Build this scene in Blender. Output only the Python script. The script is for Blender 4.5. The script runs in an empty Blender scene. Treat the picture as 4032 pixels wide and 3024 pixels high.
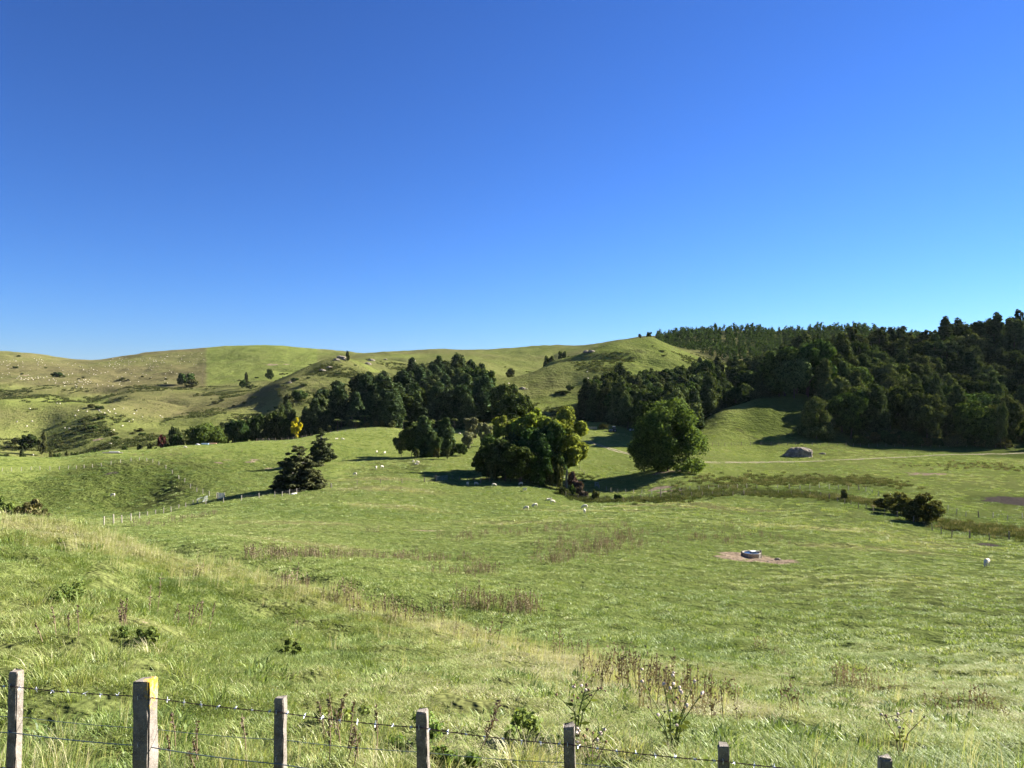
import bpy, math, random
import numpy as np
from mathutils import Vector, Matrix, Euler

# ------------------------------------------------------------------ camera, sky, sun, exposure
scene = bpy.context.scene
COL = scene.collection
FPX, CX, HY = 3030.0, 2016.0, 1512.0          # focal length, centre and eye level of the photograph, in its own pixels
cam_data = bpy.data.cameras.new('camera')
cam = bpy.data.objects.new('camera', cam_data)
COL.objects.link(cam)
cam.location = (0, 0, 0)                       # the eye is the origin of the scene; the road verge is 1.6 m below
cam.rotation_euler = (math.radians(90), 0, 0)
cam_data.sensor_fit = 'HORIZONTAL'
cam_data.sensor_width = 36.0
cam_data.lens = 36.0 * FPX / 4032.0
cam_data.clip_start = 0.1
cam_data.clip_end = 20000
scene.camera = cam

SUN_AZ, SUN_EL = 61.0, 27.0                    # clockwise from the view axis (+Y), height above the horizon
world = bpy.data.worlds.new('World')
scene.world = world
world.use_nodes = True
wn, wl = world.node_tree.nodes, world.node_tree.links
wn.clear()
sky = wn.new('ShaderNodeTexSky')
sky.sky_type = 'NISHITA'
sky.sun_disc = False
sky.sun_elevation = math.radians(SUN_EL)
sky.sun_rotation = math.radians(SUN_AZ)
sky.altitude = 300
sky.air_density = 1.0
sky.dust_density = 0.0
sky.ozone_density = 10.0
hs = wn.new('ShaderNodeGamma')                  # the camera's tone response
hs.inputs['Gamma'].default_value = 1.2
wb = wn.new('ShaderNodeMix')                    # the camera's white balance
wb.data_type = 'RGBA'; wb.blend_type = 'MULTIPLY'
wb.inputs[0].default_value = 1.0
wb.inputs[7].default_value = (0.425, 0.41, 0.465, 1.0)
bg = wn.new('ShaderNodeBackground')
bg.inputs['Strength'].default_value = 0.05
wo = wn.new('ShaderNodeOutputWorld')
wl.new(sky.outputs[0], hs.inputs['Color'])
wl.new(hs.outputs[0], wb.inputs[6])
wl.new(wb.outputs[2], bg.inputs['Color'])
wl.new(bg.outputs[0], wo.inputs['Surface'])

sd = bpy.data.lights.new('sun', 'SUN')
sd.energy = 5.0
sd.angle = math.radians(0.5)
sd.color = (1.0, 0.95, 0.86)
sun = bpy.data.objects.new('sun', sd)
COL.objects.link(sun)
_az, _el = math.radians(SUN_AZ), math.radians(SUN_EL)
SUNV = Vector((math.sin(_az) * math.cos(_el), math.cos(_az) * math.cos(_el), math.sin(_el)))
sun.rotation_euler = SUNV.to_track_quat('Z', 'Y').to_euler()
sun.location = (300, 200, 400)

scene.view_settings.view_transform = 'Standard'
scene.view_settings.look = 'None'
scene.view_settings.exposure = 2.36
scene.view_settings.gamma = 1.0
scene.view_settings.use_curve_mapping = False
scene.render.engine = 'CYCLES'
scene.cycles.max_bounces = 6
scene.cycles.diffuse_bounces = 1
scene.cycles.glossy_bounces = 2
scene.cycles.transmission_bounces = 3
scene.cycles.transparent_max_bounces = 4
scene.cycles.use_denoising = True

# ------------------------------------------------------------------ the lie of the land
# surveyed points: (column, row, depth in metres); each is a point of the ground in the world
CP = []
def P(*t):
    for a in t: CP.append(a)
def Z(px, Y, z): CP.append((px, HY - z / Y * FPX, Y))
for px in (-600, 700, 2016, 3400, 4700):
    Z(px, 1.2, -1.6); Z(px, 2.2, -1.75); Z(px, 3.6, -2.45); Z(px, 5.2, -3.1)
P((-400,2980,7.5),(0,3024,6.8),(700,3024,6.8),(1400,3060,6.6),(2016,3070,6.5),(2700,3060,6.6),(3400,3040,7.0),(4032,3030,7.4),(4500,3010,8))
P((-500,2560,9.5),(-500,2250,14),(0,2600,9.5),(0,2300,14),(500,2600,9.8),(500,2350,15),(900,2650,10.8),(900,2420,16.5),(1300,2700,10.5),(1300,2500,16),
  (1800,2750,10),(1800,2600,14.5),(2300,2800,9.8),(2300,2620,16),(2900,2850,9.8),(2900,2760,13),(3500,2900,9.5),(3500,2810,13),(4032,2950,9),(4032,2800,14))
# edge of the near bank and the drop behind it
P((-500,1960,22),(0,2040,22),(220,2090,23.5),(450,2142,23),(900,2245,24),(1300,2335,23),(1800,2465,20))
Z(-500,31,-8.0); Z(0,31,-9.0); Z(220,32,-9.6); Z(450,32,-10.0); Z(900,32,-10.4); Z(1300,31,-10.2); Z(1800,28,-9.7); Z(450,48,-12.6); Z(0,48,-12.8)
# the paddock running down to the stream
P((2300,2500,29),(2300,2350,47),(2300,2200,74),(2300,2080,110),(2300,2010,150),(3000,2600,25),(3000,2400,45),(2960,2195,85),(3000,2080,120),(3050,2000,160),
  (3600,2650,22),(3600,2450,38),(3600,2300,60),(3600,2200,90),(3600,2120,120),(4032,2600,25),(4032,2400,45),(4032,2250,80),(4032,2165,112),
  (4600,2500,30),(4600,2250,80),(4600,2130,125),(1800,2380,38),(1800,2230,65),(1800,2120,95),(1800,2020,140),(1300,2290,42),(1300,2190,62),(1300,2090,95),(1300,1990,140),
  (900,2190,52),(900,2100,85),(900,2010,135),(450,2100,72),(450,2045,140),(150,2085,80),(150,2048,150),(-400,2060,90),(-400,2020,160))
# stream and flat
P((2300,1975,190),(2500,1972,180),(2500,1935,210),(2300,1900,225),(2900,1955,180),(2900,1925,205),(2900,1870,235),(2640,1848,235),
  (3300,1985,160),(3300,1940,190),(3300,1880,225),(3600,2085,130),(3620,2000,165),(3620,1900,215),(4032,2125,125),(4032,2060,150),(4032,1960,185),(4032,1850,245),(4032,1760,330),
  (4600,1950,190),(4600,1760,330),(2640,1790,280),(2400,1770,290),(2400,1700,340),(2400,1670,380),(2900,1800,280),(2950,1752,305),(3300,1800,280),(3300,1750,320),(3700,1790,295),(3700,1757,330))
# grassy spur on the right
P((2775,1700,325),(2850,1625,345),(3000,1570,370),(3150,1550,390),(2900,1640,430),(3100,1590,440),(2950,1700,325),(3100,1690,335),(3100,1620,360))
# wooded hill on the right
P((3300,1700,350),(3300,1600,400),(3300,1500,460),(3300,1440,540),(3600,1700,360),(3600,1580,420),(3600,1480,490),(3600,1430,560),(4032,1700,370),(4032,1560,440),(4032,1440,500),(4032,1390,560),(4032,1365,700),
  (4600,1650,400),(4600,1400,520),(4600,1330,650),(3000,1560,470),(3000,1480,540),(2800,1580,470),(2800,1490,560),
  (2650,1335,900),(2900,1325,900),(3200,1310,950),(3400,1310,950),(3600,1340,1000),(4032,1340,1000),(2900,1420,720),(3200,1410,740),(4600,1320,1000))
# round grassy hill in the middle
P((2560,1322,680),(2433,1341,670),(2352,1372,650),(2194,1420,620),(2103,1458,590),(2036,1494,560),(1923,1530,530),(2550,1400,620),(2550,1480,560),(2400,1430,590),(2400,1530,510),(2250,1500,550),(2200,1590,480),
  (2050,1560,500),(2700,1430,620),(2700,1384,680),(2777,1411,690),(2352,1440,760),(2194,1480,740),(2036,1530,700),(2560,1380,800),(2300,1660,400),(2050,1660,400),(2050,1690,350),(2640,1700,400),(2640,1600,480))
# ground under the middle wood
P((1300,1700,370),(1300,1640,430),(1600,1690,380),(1600,1600,470),(1600,1530,540),(1850,1690,380),(1850,1600,460),(1850,1500,560),(1950,1470,600))
# near ridge on the left with the hillock in front
P((-500,1810,260),(0,1797,265),(400,1775,275),(700,1755,290),(1000,1735,305),(1300,1705,325),(1560,1690,345),(-500,1860,330),(0,1850,330),(400,1830,335),(700,1800,350),(1000,1775,365),(1150,1735,385))
P((0,1850,225),(300,1848,225),(430,1822,228),(550,1812,230),(650,1848,220),(700,1890,205),(760,1925,190),(850,1965,172),(550,1801,245),(300,1815,248),(450,1990,190),(450,1900,207),(150,1990,185),(150,1910,207),(620,1950,196),(300,1960,192),
  (1000,1850,225),(1000,1920,185),(1185,1925,180),(1265,1828,235),(1500,1880,195),(1650,1820,240),(1560,1775,280),(1350,1770,275),(1850,1880,210),(2050,1885,210),(1800,1720,330))
# far hills on the left
P((0,1790,420),(300,1780,430),(150,1700,500),(0,1567,560),(140,1573,555),(250,1600,540),(350,1640,510),(0,1595,620),(0,1560,680),(0,1494,760),(271,1530,720),(416,1590,640),
  (0,1490,800),(0,1440,960),(0,1381,1150),(100,1388,1150),(220,1412,1150),(300,1422,1150),(420,1420,1160),(550,1400,1160),(700,1391,1150),(820,1383,1150),(1050,1371,1120),(1200,1378,1120),(1330,1386,1140),(1440,1393,1150),(1600,1384,1150),
  (1700,1380,1150),(1900,1380,1150),(2150,1367,1150),(2300,1356,1150),(2450,1335,1150),(294,1544,700),(452,1528,720),(768,1526,720),(880,1530,720),(452,1515,800),(768,1512,800),
  (452,1480,900),(768,1470,900),(768,1430,1030),(452,1570,640),(600,1600,580),(768,1570,640),(500,1660,500),(700,1660,500),(700,1720,430),(880,1620,540),(1000,1540,680),(1000,1600,560),(450,1745,420),
  (-500,1380,1150),(-500,1500,760),(-500,1580,560),(-500,1760,430))
P((1335,1408,680),(1250,1440,660),(1150,1500,620),(1100,1535,590),(1200,1462,850),(1100,1470,850),(1400,1460,650),(1300,1500,620),(1450,1520,600),(1300,1580,540),(1100,1600,540),(1500,1440,760),(1650,1430,820),(1900,1440,850),(1700,1400,1000))
for px in (-500, 500, 1500, 2500, 3500, 4600):
    P((px, 1455, 1600), (px, 1490, 3200), (px, 1505, 6000))

_cp = np.array(CP, dtype=np.float64)
_X = (_cp[:, 0] - CX) / FPX * _cp[:, 2]
_Zv = -(_cp[:, 1] - HY) / FPX * _cp[:, 2]
_R = np.hypot(_X, _cp[:, 2])
TK = 3.0
C0 = np.arctan2(_X, _cp[:, 2]) * TK
C1 = np.log(_R)
EV = _Zv / _R
def _ker(d2): return 0.5 * d2 * np.log(d2 + 1e-12)
def _solve():
    n = len(C0)
    A = np.zeros((n + 3, n + 3))
    A[:n, :n] = _ker((C0[:, None] - C0) ** 2 + (C1[:, None] - C1) ** 2) + np.eye(n) * 4e-5
    A[:n, n] = 1; A[:n, n + 1] = C0; A[:n, n + 2] = C1
    A[n:, :n] = A[:n, n:].T
    return np.linalg.solve(A, np.concatenate([EV, np.zeros(3)]))
_W = _solve()
def elev(th, lr):                                # elevation tangent of the smooth ground
    th = np.clip(th, -0.85, 0.85) * TK
    out = np.empty(th.shape)
    f0, f1, fo = th.ravel(), lr.ravel(), out.ravel()
    for i in range(0, f0.size, 20000):
        a, b = f0[i:i + 20000, None], f1[i:i + 20000, None]
        fo[i:i + 20000] = _ker((a - C0) ** 2 + (b - C1) ** 2) @ _W[:-3] + _W[-3] + a[:, 0] * _W[-2] + b[:, 0] * _W[-1]
    return fo.reshape(th.shape)

def _hash(ix, iy, seed):
    h = (ix.astype(np.int64) * 374761393 + iy.astype(np.int64) * 668265263 + seed * 974634777) & 0x7fffffff
    h = ((h ^ (h >> 13)) * 1274126177) & 0x7fffffff
    h = h ^ (h >> 16)
    return (h & 0xffff) / 65535.0
def noise(x, y, seed=0):                         # value noise, -1..1
    ix, iy = np.floor(x), np.floor(y)
    fx, fy = x - ix, y - iy
    fx = fx * fx * fx * (fx * (fx * 6 - 15) + 10); fy = fy * fy * fy * (fy * (fy * 6 - 15) + 10)
    a, b = _hash(ix, iy, seed), _hash(ix + 1, iy, seed)
    c, d = _hash(ix, iy + 1, seed), _hash(ix + 1, iy + 1, seed)
    return ((a * (1 - fx) + b * fx) * (1 - fy) + (c * (1 - fx) + d * fx) * fy) * 2 - 1
def fbm(x, y, s, oct=3, seed=0):
    v = 0; a = 1; t = 0
    for k in range(oct):
        v = v + a * noise(x / s + 17.3 * k, y / s - 9.1 * k, seed + k); t += a; a *= .5; s *= .5
    return v / t
def smooth(a, b, x):
    t = np.clip((x - a) / (b - a), 0, 1); return t * t * (3 - 2 * t)

NF, NR = 860, 940
_front = np.linspace(-0.70, 0.70, NF)
_back = 0.70 + (2 * math.pi - 1.40) * np.linspace(0, 1, 90)[1:-1]
TH = np.concatenate([_front, _back])             # columns all round; the last one is joined to the first
L0, L1 = math.log(1.4), math.log(6000.0)
LR = np.linspace(L0, L1, NR)
TG, LG = np.meshgrid(TH, LR, indexing='ij')
RG = np.exp(LG)
XG, YG = RG * np.sin(TG), RG * np.cos(TG)
_tt = (TG + math.pi) % (2 * math.pi) - math.pi
_coarse_lr = np.linspace(L0, L1, 470)
_fi = np.concatenate([_front[::3], _front[-1:]])
_ct, _cl = np.meshgrid(np.concatenate([_fi, _back]), _coarse_lr, indexing='ij')
_e = elev((_ct + math.pi) % (2 * math.pi) - math.pi, _cl)
_e1 = np.empty((_e.shape[0], NR))
for i in range(_e.shape[0]): _e1[i] = np.interp(LR, _coarse_lr, _e[i])
EG = np.empty((len(TH), NR))
_ca = np.concatenate([_fi, _back])
for j in range(NR): EG[:, j] = np.interp(TH, _ca, _e1[:, j])
ZG = EG * RG
_bk = smooth(1.0, 1.9, np.abs(_tt))              # behind the viewer the road verge goes on
ZG = ZG * (1 - _bk) + (-1.6 - 0.02 * RG.clip(0, 60)) * _bk
# ------------------------------------------------------------------ fine relief of the ground
_pxg = CX + FPX * XG / np.where(YG > 1, YG, 1)
def det(x, y, r):
    d = fbm(x, y, 2.3, 3, 3) * 0.22 * smooth(9, 24, r) * (1 - 0.5 * smooth(200, 400, r))
    d = d + fbm(x, y, 19.0, 2, 11) * 0.32 * smooth(30, 90, r)
    d = d + fbm(x, y, 55.0, 3, 21) * 2.1 * smooth(400, 620, r) + fbm(x, y, 150.0, 2, 31) * 2.5 * smooth(420, 700, r)
    d = d - (1 - np.abs(fbm(x, y, 95.0, 2, 61))) ** 5 * 5.0 * smooth(430, 560, r) * (1 - smooth(1000, 1200, r)) + fbm(x, y, 17.0, 2, 63) * 0.9 * smooth(420, 560, r)
    d = d + fbm(x, y, 0.75, 2, 41) * 0.11 * (1 - smooth(25, 60, r)) * smooth(3, 6, r)
    return d
_fr = (np.abs(_tt) < 1.2)
ZG = ZG + np.where(_fr, det(XG, YG, RG), 0)
_tr = np.sin((ZG + 0.55 * fbm(XG, YG, 13, 2, 81)) * 2 * math.pi / 0.8)     # grazing terraces round the paddock slope
ZG = ZG + 0.10 * _tr * np.clip(0.55 + 0.9 * fbm(XG, YG, 10, 2, 83), 0, 1) * smooth(22, 32, RG) * (1 - smooth(105, 150, RG)) * _fr
_thx = np.concatenate([TH, [TH[0] + 2 * math.pi]])
_iix = np.arange(len(_thx), dtype=float)
def ground(x, y):
    x, y = np.asarray(x, float), np.asarray(y, float)
    th = np.arctan2(x, y); th = np.where(th < -0.70, th + 2 * math.pi, th)
    fi = np.interp(th, _thx, _iix)
    fj = np.clip((np.log(np.maximum(np.hypot(x, y), 1.41)) - L0) / (L1 - L0) * (NR - 1), 0, NR - 1.001)
    i = np.floor(fi).astype(int); j = np.floor(fj).astype(int); a = fi - i; b = fj - j
    i0 = i % len(TH); i1 = (i + 1) % len(TH)
    return (ZG[i0, j] * (1 - a) + ZG[i1, j] * a) * (1 - b) + (ZG[i0, j + 1] * (1 - a) + ZG[i1, j + 1] * a) * b
def gz(x, y): return float(ground(x, y))
_ys = np.exp(np.linspace(math.log(4.2), math.log(2500), 2600))
def at(px, py, near=0, far=1e9):                 # where the line of sight through a pixel first meets the ground
    k, t = (px - CX) / FPX, -(py - HY) / FPX
    ys = _ys[(_ys > near) & (_ys < far)]
    g = ground(k * ys, ys) - t * ys
    h = np.nonzero(g > 0)[0]
    if len(h) == 0: i = int(np.argmax(g / ys))
    else: i = int(h[0])
    Y = ys[i]
    if 0 < i and g[i] > 0 and g[i - 1] < 0:
        Y = ys[i - 1] + (ys[i] - ys[i - 1]) * (-g[i - 1]) / (g[i] - g[i - 1])
    return Vector((k * Y, Y, gz(k * Y, Y)))
def on(px, Y):
    x = (px - CX) / FPX * Y
    return Vector((x, Y, gz(x, Y)))
def gnormal(x, y, e=0.6):
    return Vector((gz(x - e, y) - gz(x + e, y), gz(x, y - e) - gz(x, y + e), 2 * e)).normalized()

# ------------------------------------------------------------------ materials
def rgba(c): return (c[0], c[1], c[2], 1.0)
class NT:
    def __init__(s, name):
        s.m = bpy.data.materials.new(name); s.m.use_nodes = True
        s.t = s.m.node_tree; s.t.nodes.clear(); s.out = s.n('ShaderNodeOutputMaterial')
    def n(s, typ, **kw):
        nd = s.t.nodes.new(typ)
        for k, v in kw.items():
            if k.startswith('i_'): nd.inputs[k[2:].replace('_', ' ')].default_value = v
            elif k.startswith('n_'): nd.inputs[int(k[2:])].default_value = v
            else: setattr(nd, k, v)
        return nd
    def l(s, a, b): s.t.links.new(a, b)
    def noise(s, vec, scale, detail=2.0, rough=0.55, dist=0.0):
        nd = s.n('ShaderNodeTexNoise', i_Scale=scale, i_Detail=detail, i_Roughness=rough, i_Distortion=dist)
        if vec is not None: s.l(vec, nd.inputs['Vector'])
        return nd.outputs['Fac']
    def ramp(s, fac, *stops, interp='LINEAR'):
        nd = s.n('ShaderNodeValToRGB'); nd.color_ramp.interpolation = interp
        e = nd.color_ramp.elements
        while len(e) < len(stops): e.new(0.5)
        for el, (p, c) in zip(e, stops): el.position = p; el.color = rgba(c) if not isinstance(c, (int, float)) else (c, c, c, 1)
        s.l(fac, nd.inputs['Fac'])
        return nd.outputs['Color']
    def mix(s, fac, a, b, blend='MIX'):
        nd = s.n('ShaderNodeMix', data_type='RGBA', blend_type=blend)
        for inp, v in ((nd.inputs['Factor'], fac), (nd.inputs['A'], a), (nd.inputs['B'], b)):
            pass
        ins = [i for i in nd.inputs if i.enabled]
        for inp, v in zip(ins, (fac, a, b)):
            if hasattr(v, 'is_linked') or hasattr(v, 'links'): s.l(v, inp)
            elif isinstance(v, (int, float)): inp.default_value = v if inp.type == 'VALUE' else (v, v, v, 1)
            else: inp.default_value = rgba(v)
        return [o for o in nd.outputs if o.enabled][0]
    def math(s, op, a, b=None, clamp=False):
        nd = s.n('ShaderNodeMath', operation=op, use_clamp=clamp)
        for i, v in enumerate((a, b)):
            if v is None: continue
            if isinstance(v, (int, float)): nd.inputs[i].default_value = v
            else: s.l(v, nd.inputs[i])
        return nd.outputs[0]
    def bump(s, h, strength=0.5, distance=0.1):
        nd = s.n('ShaderNodeBump', i_Strength=strength, i_Distance=distance)
        s.l(h, nd.inputs['Height']); return nd.outputs['Normal']
    def finish(s, sh): s.l(sh, s.out.inputs['Surface']); return s.m
def plain(name, col, rough=0.8, var=0.25, scale=8.0, spec=0.3, metal=0.0, bump=0.0):
    b = NT(name); tc = b.n('ShaderNodeTexCoord').outputs['Object']
    f = b.noise(tc, scale, 4)
    c = b.ramp(f, (0.25, [x * (1 - var) for x in col]), (0.75, [x * (1 + var) for x in col]))
    p = b.n('ShaderNodeBsdfPrincipled', i_Roughness=rough, i_Metallic=metal)
    p.inputs['Specular IOR Level'].default_value = spec
    b.l(c, p.inputs['Base Color'])
    if bump: b.l(b.bump(f, bump, 0.05), p.inputs['Normal'])
    return b.finish(p.outputs[0])
def leafmat(name, dark, light, tip=None, trans=0.3, nscale=3.0):
    # leaf colour varies from leaf to leaf and from branch to branch
    b = NT(name)
    rnd = b.n('ShaderNodeNewGeometry').outputs['Random Per Island']
    oi = b.n('ShaderNodeObjectInfo').outputs['Random']
    tc = b.n('ShaderNodeTexCoord').outputs['Object']
    f = b.math('ADD', b.math('MULTIPLY', rnd, 0.45), b.math('MULTIPLY', b.noise(tc, nscale, 2), 0.55))
    stops = [(0.25, dark), (0.72, light)]
    if tip: stops.append((0.93, tip))
    c = b.ramp(f, *stops)
    hsv = b.n('ShaderNodeHueSaturation')
    b.l(c, hsv.inputs['Color'])
    b.l(b.math('ADD', 0.478, b.math('MULTIPLY', oi, 0.044)), hsv.inputs['Hue'])
    b.l(b.math('ADD', 0.78, b.math('MULTIPLY', b.math('FRACT', b.math('MULTIPLY', oi, 7.31)), 0.5)), hsv.inputs['Value'])
    d = b.n('ShaderNodeBsdfDiffuse'); t = b.n('ShaderNodeBsdfTranslucent')
    b.l(hsv.outputs[0], d.inputs['Color'])
    b.l(b.mix(1.0, hsv.outputs[0], (1.05, 1.0, 0.45), 'MULTIPLY'), t.inputs['Color'])
    m = b.n('ShaderNodeMixShader', i_Fac=trans)
    b.l(d.outputs[0], m.inputs[1]); b.l(t.outputs[0], m.inputs[2])
    return b.finish(m.outputs[0])

def ground_material():
    b = NT('pasture')
    at_ = b.n('ShaderNodeAttribute', attribute_name='zone')
    sep = b.n('ShaderNodeSeparateColor'); b.l(at_.outputs['Color'], sep.inputs[0])
    dry, bare, terr = sep.outputs[0], sep.outputs[1], sep.outputs[2]
    damp_shade = at_.outputs['Alpha']
    pos = b.n('ShaderNodeNewGeometry').outputs['Position']
    n1 = b.noise(pos, 0.035, 3, 0.6); n2 = b.noise(pos, 0.35, 3, 0.6); n3 = b.noise(pos, 2.2, 3, 0.65)
    nA = b.math('ADD', b.math('MULTIPLY', n1, 0.35), b.math('ADD', b.math('MULTIPLY', n2, 0.30), b.math('MULTIPLY', n3, 0.35)))
    green = b.ramp(nA, (0.30, (0.095, 0.125, 0.026)), (0.46, (0.140, 0.170, 0.040)), (0.60, (0.190, 0.210, 0.060)), (0.75, (0.250, 0.245, 0.090)))
    brown = b.ramp(nA, (0.30, (0.070, 0.066, 0.028)), (0.46, (0.120, 0.107, 0.046)), (0.60, (0.165, 0.145, 0.066)), (0.75, (0.235, 0.205, 0.10)))
    thatch_shade = b.n('ShaderNodeAttribute', attribute_name='thatch_shade').outputs['Fac']
    green = b.mix(thatch_shade, green, b.ramp(n3, (0.3, (0.060, 0.080, 0.022)), (0.7, (0.120, 0.145, 0.045))))  # ground colour darkened for thatch and for shade in the gaps between tufts
    df = b.math('MULTIPLY', dry, b.math('ADD', 0.45, b.math('MULTIPLY', n2, 1.1)), clamp=True)
    c = b.mix(df, green, brown)
    rp = b.math('MULTIPLY', b.math('MULTIPLY', b.math('SUBTRACT', b.noise(pos, 0.06, 5, 0.7), 0.53), 7.0, clamp=True), terr, clamp=True)
    c = b.mix(b.math('MULTIPLY', rp, 0.75), c, (0.062, 0.062, 0.026))
    lush_shade = b.ramp(n3, (0.3, (0.050, 0.070, 0.016)), (0.7, (0.100, 0.120, 0.032)))
    c = b.mix(b.math('MULTIPLY', damp_shade, b.math('ADD', 0.4, n2), clamp=True), c, lush_shade)  # wet growth by the stream; painted shade on the hillock and wood floor
    soil = b.ramp(b.noise(pos, 1.6, 5, 0.65), (0.3, (0.17, 0.125, 0.082)), (0.6, (0.30, 0.228, 0.155)), (0.8, (0.42, 0.335, 0.24)))
    soil = b.mix(b.math('MULTIPLY', damp_shade, 1.4, clamp=True), soil, (0.075, 0.062, 0.052))
    bf = b.math('MULTIPLY', b.math('SUBTRACT', b.math('ADD', bare, b.math('ADD', b.math('MULTIPLY', b.math('SUBTRACT', b.noise(pos, 3.4, 5, 0.75), 0.5), 1.5), b.math('MULTIPLY', b.math('SUBTRACT', n2, 0.5), 1.6))), 0.46), 4.0, clamp=True)
    c = b.mix(bf, c, soil)
    # sheep tracks across the steep faces, and tufts everywhere
    sx = b.n('ShaderNodeSeparateXYZ'); b.l(pos, sx.inputs[0])
    zz = b.math('ADD', sx.outputs[2], b.math('MULTIPLY', b.noise(pos, 0.09, 2), 5.0))
    tr = b.math('SINE', b.math('MULTIPLY', zz, 4.6))
    tr2 = b.math('MULTIPLY', b.math('MULTIPLY', tr, terr), 0.26)
    tr2 = b.math('MULTIPLY', tr2, b.math('GREATER_THAN', b.noise(pos, 0.22, 2), 0.44))
    nb = b.noise(pos, 0.8, 4, 0.68)
    rgh = b.math('MULTIPLY', b.noise(pos, 0.11, 5, 0.62), b.math('MULTIPLY', terr, 5.5))
    h = b.math('ADD', b.math('MULTIPLY', nb, b.math('ADD', 0.75, b.math('MULTIPLY', terr, 1.1))), b.math('ADD', tr2, rgh))
    nrm = b.bump(h, 0.85, 1.0)
    d = b.n('ShaderNodeBsdfDiffuse', i_Roughness=0.6)
    b.l(c, d.inputs['Color']); b.l(nrm, d.inputs['Normal'])
    return b.finish(d.outputs[0])

# ------------------------------------------------------------------ ground sheet
zone = np.zeros(XG.shape + (4,), dtype=np.float32)
def ell(px, py, rx, ry, near=0, far=1e9, rot=0.0, soft=0.5):   # soft-edged patch of ground round a surveyed point
    p = at(px, py, near, far)
    dx, dy = XG - p.x, YG - p.y
    c, s = math.cos(rot), math.sin(rot)
    u, v = (dx * c + dy * s) / rx, (-dx * s + dy * c) / ry
    return 1 - smooth(1 - soft, 1 + soft, np.hypot(u, v))
_far = smooth(400, 520, RG)
dry = 0.68 * _far * (0.75 + 0.8 * fbm(XG, YG, 120, 3, 71))
_sh = 1 - smooth(804, 820, _pxg + 5 * fbm(XG, YG, 14, 2, 91))
dry += 0.30 * smooth(800, 830, RG) * _sh * _fr
dry -= 0.6 * smooth(800, 900, RG) * (1 - _sh) * (_pxg < 1250) * _fr
dry -= 0.55 * smooth(625, 660, RG) * (1 - smooth(770, 800, RG)) * (_pxg < 430) * _fr
dry -= 0.50 * ((_pxg > 1935) & (_pxg < 2900)) * smooth(440, 480, RG) * (1 - smooth(690, 740, RG)) * _fr
dry += 0.42 * (1 - smooth(18, 34, RG)) * smooth(2, 6, RG) * (0.6 + 0.8 * fbm(XG, YG, 6, 3, 72))
dry += 0.25 * np.clip(fbm(XG, YG, 30, 3, 73), 0, 1) * smooth(30, 60, RG)
for a in ((2010,2062,9,2.2),(2300,2012,14,3),(2560,1987,16,4),(2850,2000,14,4),(3150,2080,12,3),(3420,2160,12,3),(1540,1925,12,5),(1560,2000,9,5),(1150,2060,9,3),(1100,2130,9,3),(640,1960,8,10),(560,1822,14,4),(1500,1885,16,3)):
    dry += 0.55 * ell(*a)
for a in ((3020,2030,22,8),(3650,2150,10,4),(3300,1900,20,10),(3700,1960,14,8)): dry += 0.15 * ell(*a)
_bw = [at(a, b_, 0, 40) for a, b_ in ((0,2045),(220,2095),(450,2148),(900,2250),(1300,2342),(1800,2480),(2300,2640),(2750,2790))]
def crest(x, y):                                 # 1 along the brow of the near bank, where the grass has gone to straw
    d = np.full(np.shape(x), 1e9)
    for a, b_ in zip(_bw[:-1], _bw[1:]):
        ex, ey = b_.x - a.x, b_.y - a.y
        t = np.clip(((x - a.x) * ex + (y - a.y) * ey) / (ex * ex + ey * ey), 0, 1)
        d = np.minimum(d, np.hypot(x - a.x - t * ex, y - a.y - t * ey))
    return np.exp(-(d / (0.5 + 0.055 * np.hypot(x, y))) ** 2)
dry += 0.42 * crest(XG, YG)
bare = np.zeros(XG.shape)
for a in ((2958,2200,3.6,4.2),(3010,2202,3.2,3.4),(2900,2196,2.4,2.2),(2600,1924,3.8,3.4),(2650,1932,3.6,3),(3990,1968,8.5,6),(4080,1975,10,6),(3895,2148,2.0,1.6),(3660,1868,6,2.6),(3600,1862,3,1.5),(862,1822,1.5,1.6),(893,1812,1.4,1.8),(985,1818,1.7,1.8),(1003,1812,1.7,2.2),(1060,1846,1.8,1.6),
          (1098,1842,1.3,1.2),(435,1862,2.2,1.2),(385,1730,3,3,390),(1690,2090,3,.7),(1300,1828,4,1.2),(2640,1856,6,2),(1060,1436,14,3,800),(1100,1434,14,3,800),(110,1480,7,4,700)):
    bare = np.maximum(bare, ell(*a))
terr = np.zeros(XG.shape)
for a in ((450,1920,34,42),(2450,1450,80,130,440,760,0.3),(2200,1530,60,90,440,700),(3020,1660,30,60,300),(1350,1480,60,120,480,900),(1500,1840,10,22),(3100,1640,28,55,300),(1250,1560,70,90,450,800)):
    terr = np.maximum(terr, ell(*a))
terr = np.maximum(terr, 0.5 * _far)
damp_shade = np.zeros(XG.shape)
for a in ((2250,1960,12,9),(2420,1968,14,6),(2700,1958,18,5),(2950,1935,20,10),(3250,1930,20,14),(3480,1990,12,14),(3700,2060,10,14),(3950,2080,14,14)):
    damp_shade = np.maximum(damp_shade, 0.75 * ell(*a))
damp_shade = np.maximum(damp_shade, 0.85 * ell(450, 1925, 28, 34))  # shade of the hillock face turned from the sun, painted as darker ground
for a in ((3990,1968,12,8),(4080,1975,13,8),(3895,2148,3,3)): damp_shade = np.maximum(damp_shade, ell(*a))
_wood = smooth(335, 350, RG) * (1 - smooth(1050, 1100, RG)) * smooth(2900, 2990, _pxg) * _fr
damp_shade = np.maximum(damp_shade, _wood)  # shade under the trees painted into the wood floor
zone[..., 0] = np.clip(dry, 0, 1.2); zone[..., 1] = bare; zone[..., 2] = terr; zone[..., 3] = np.clip(damp_shade, 0, 1)

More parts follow.
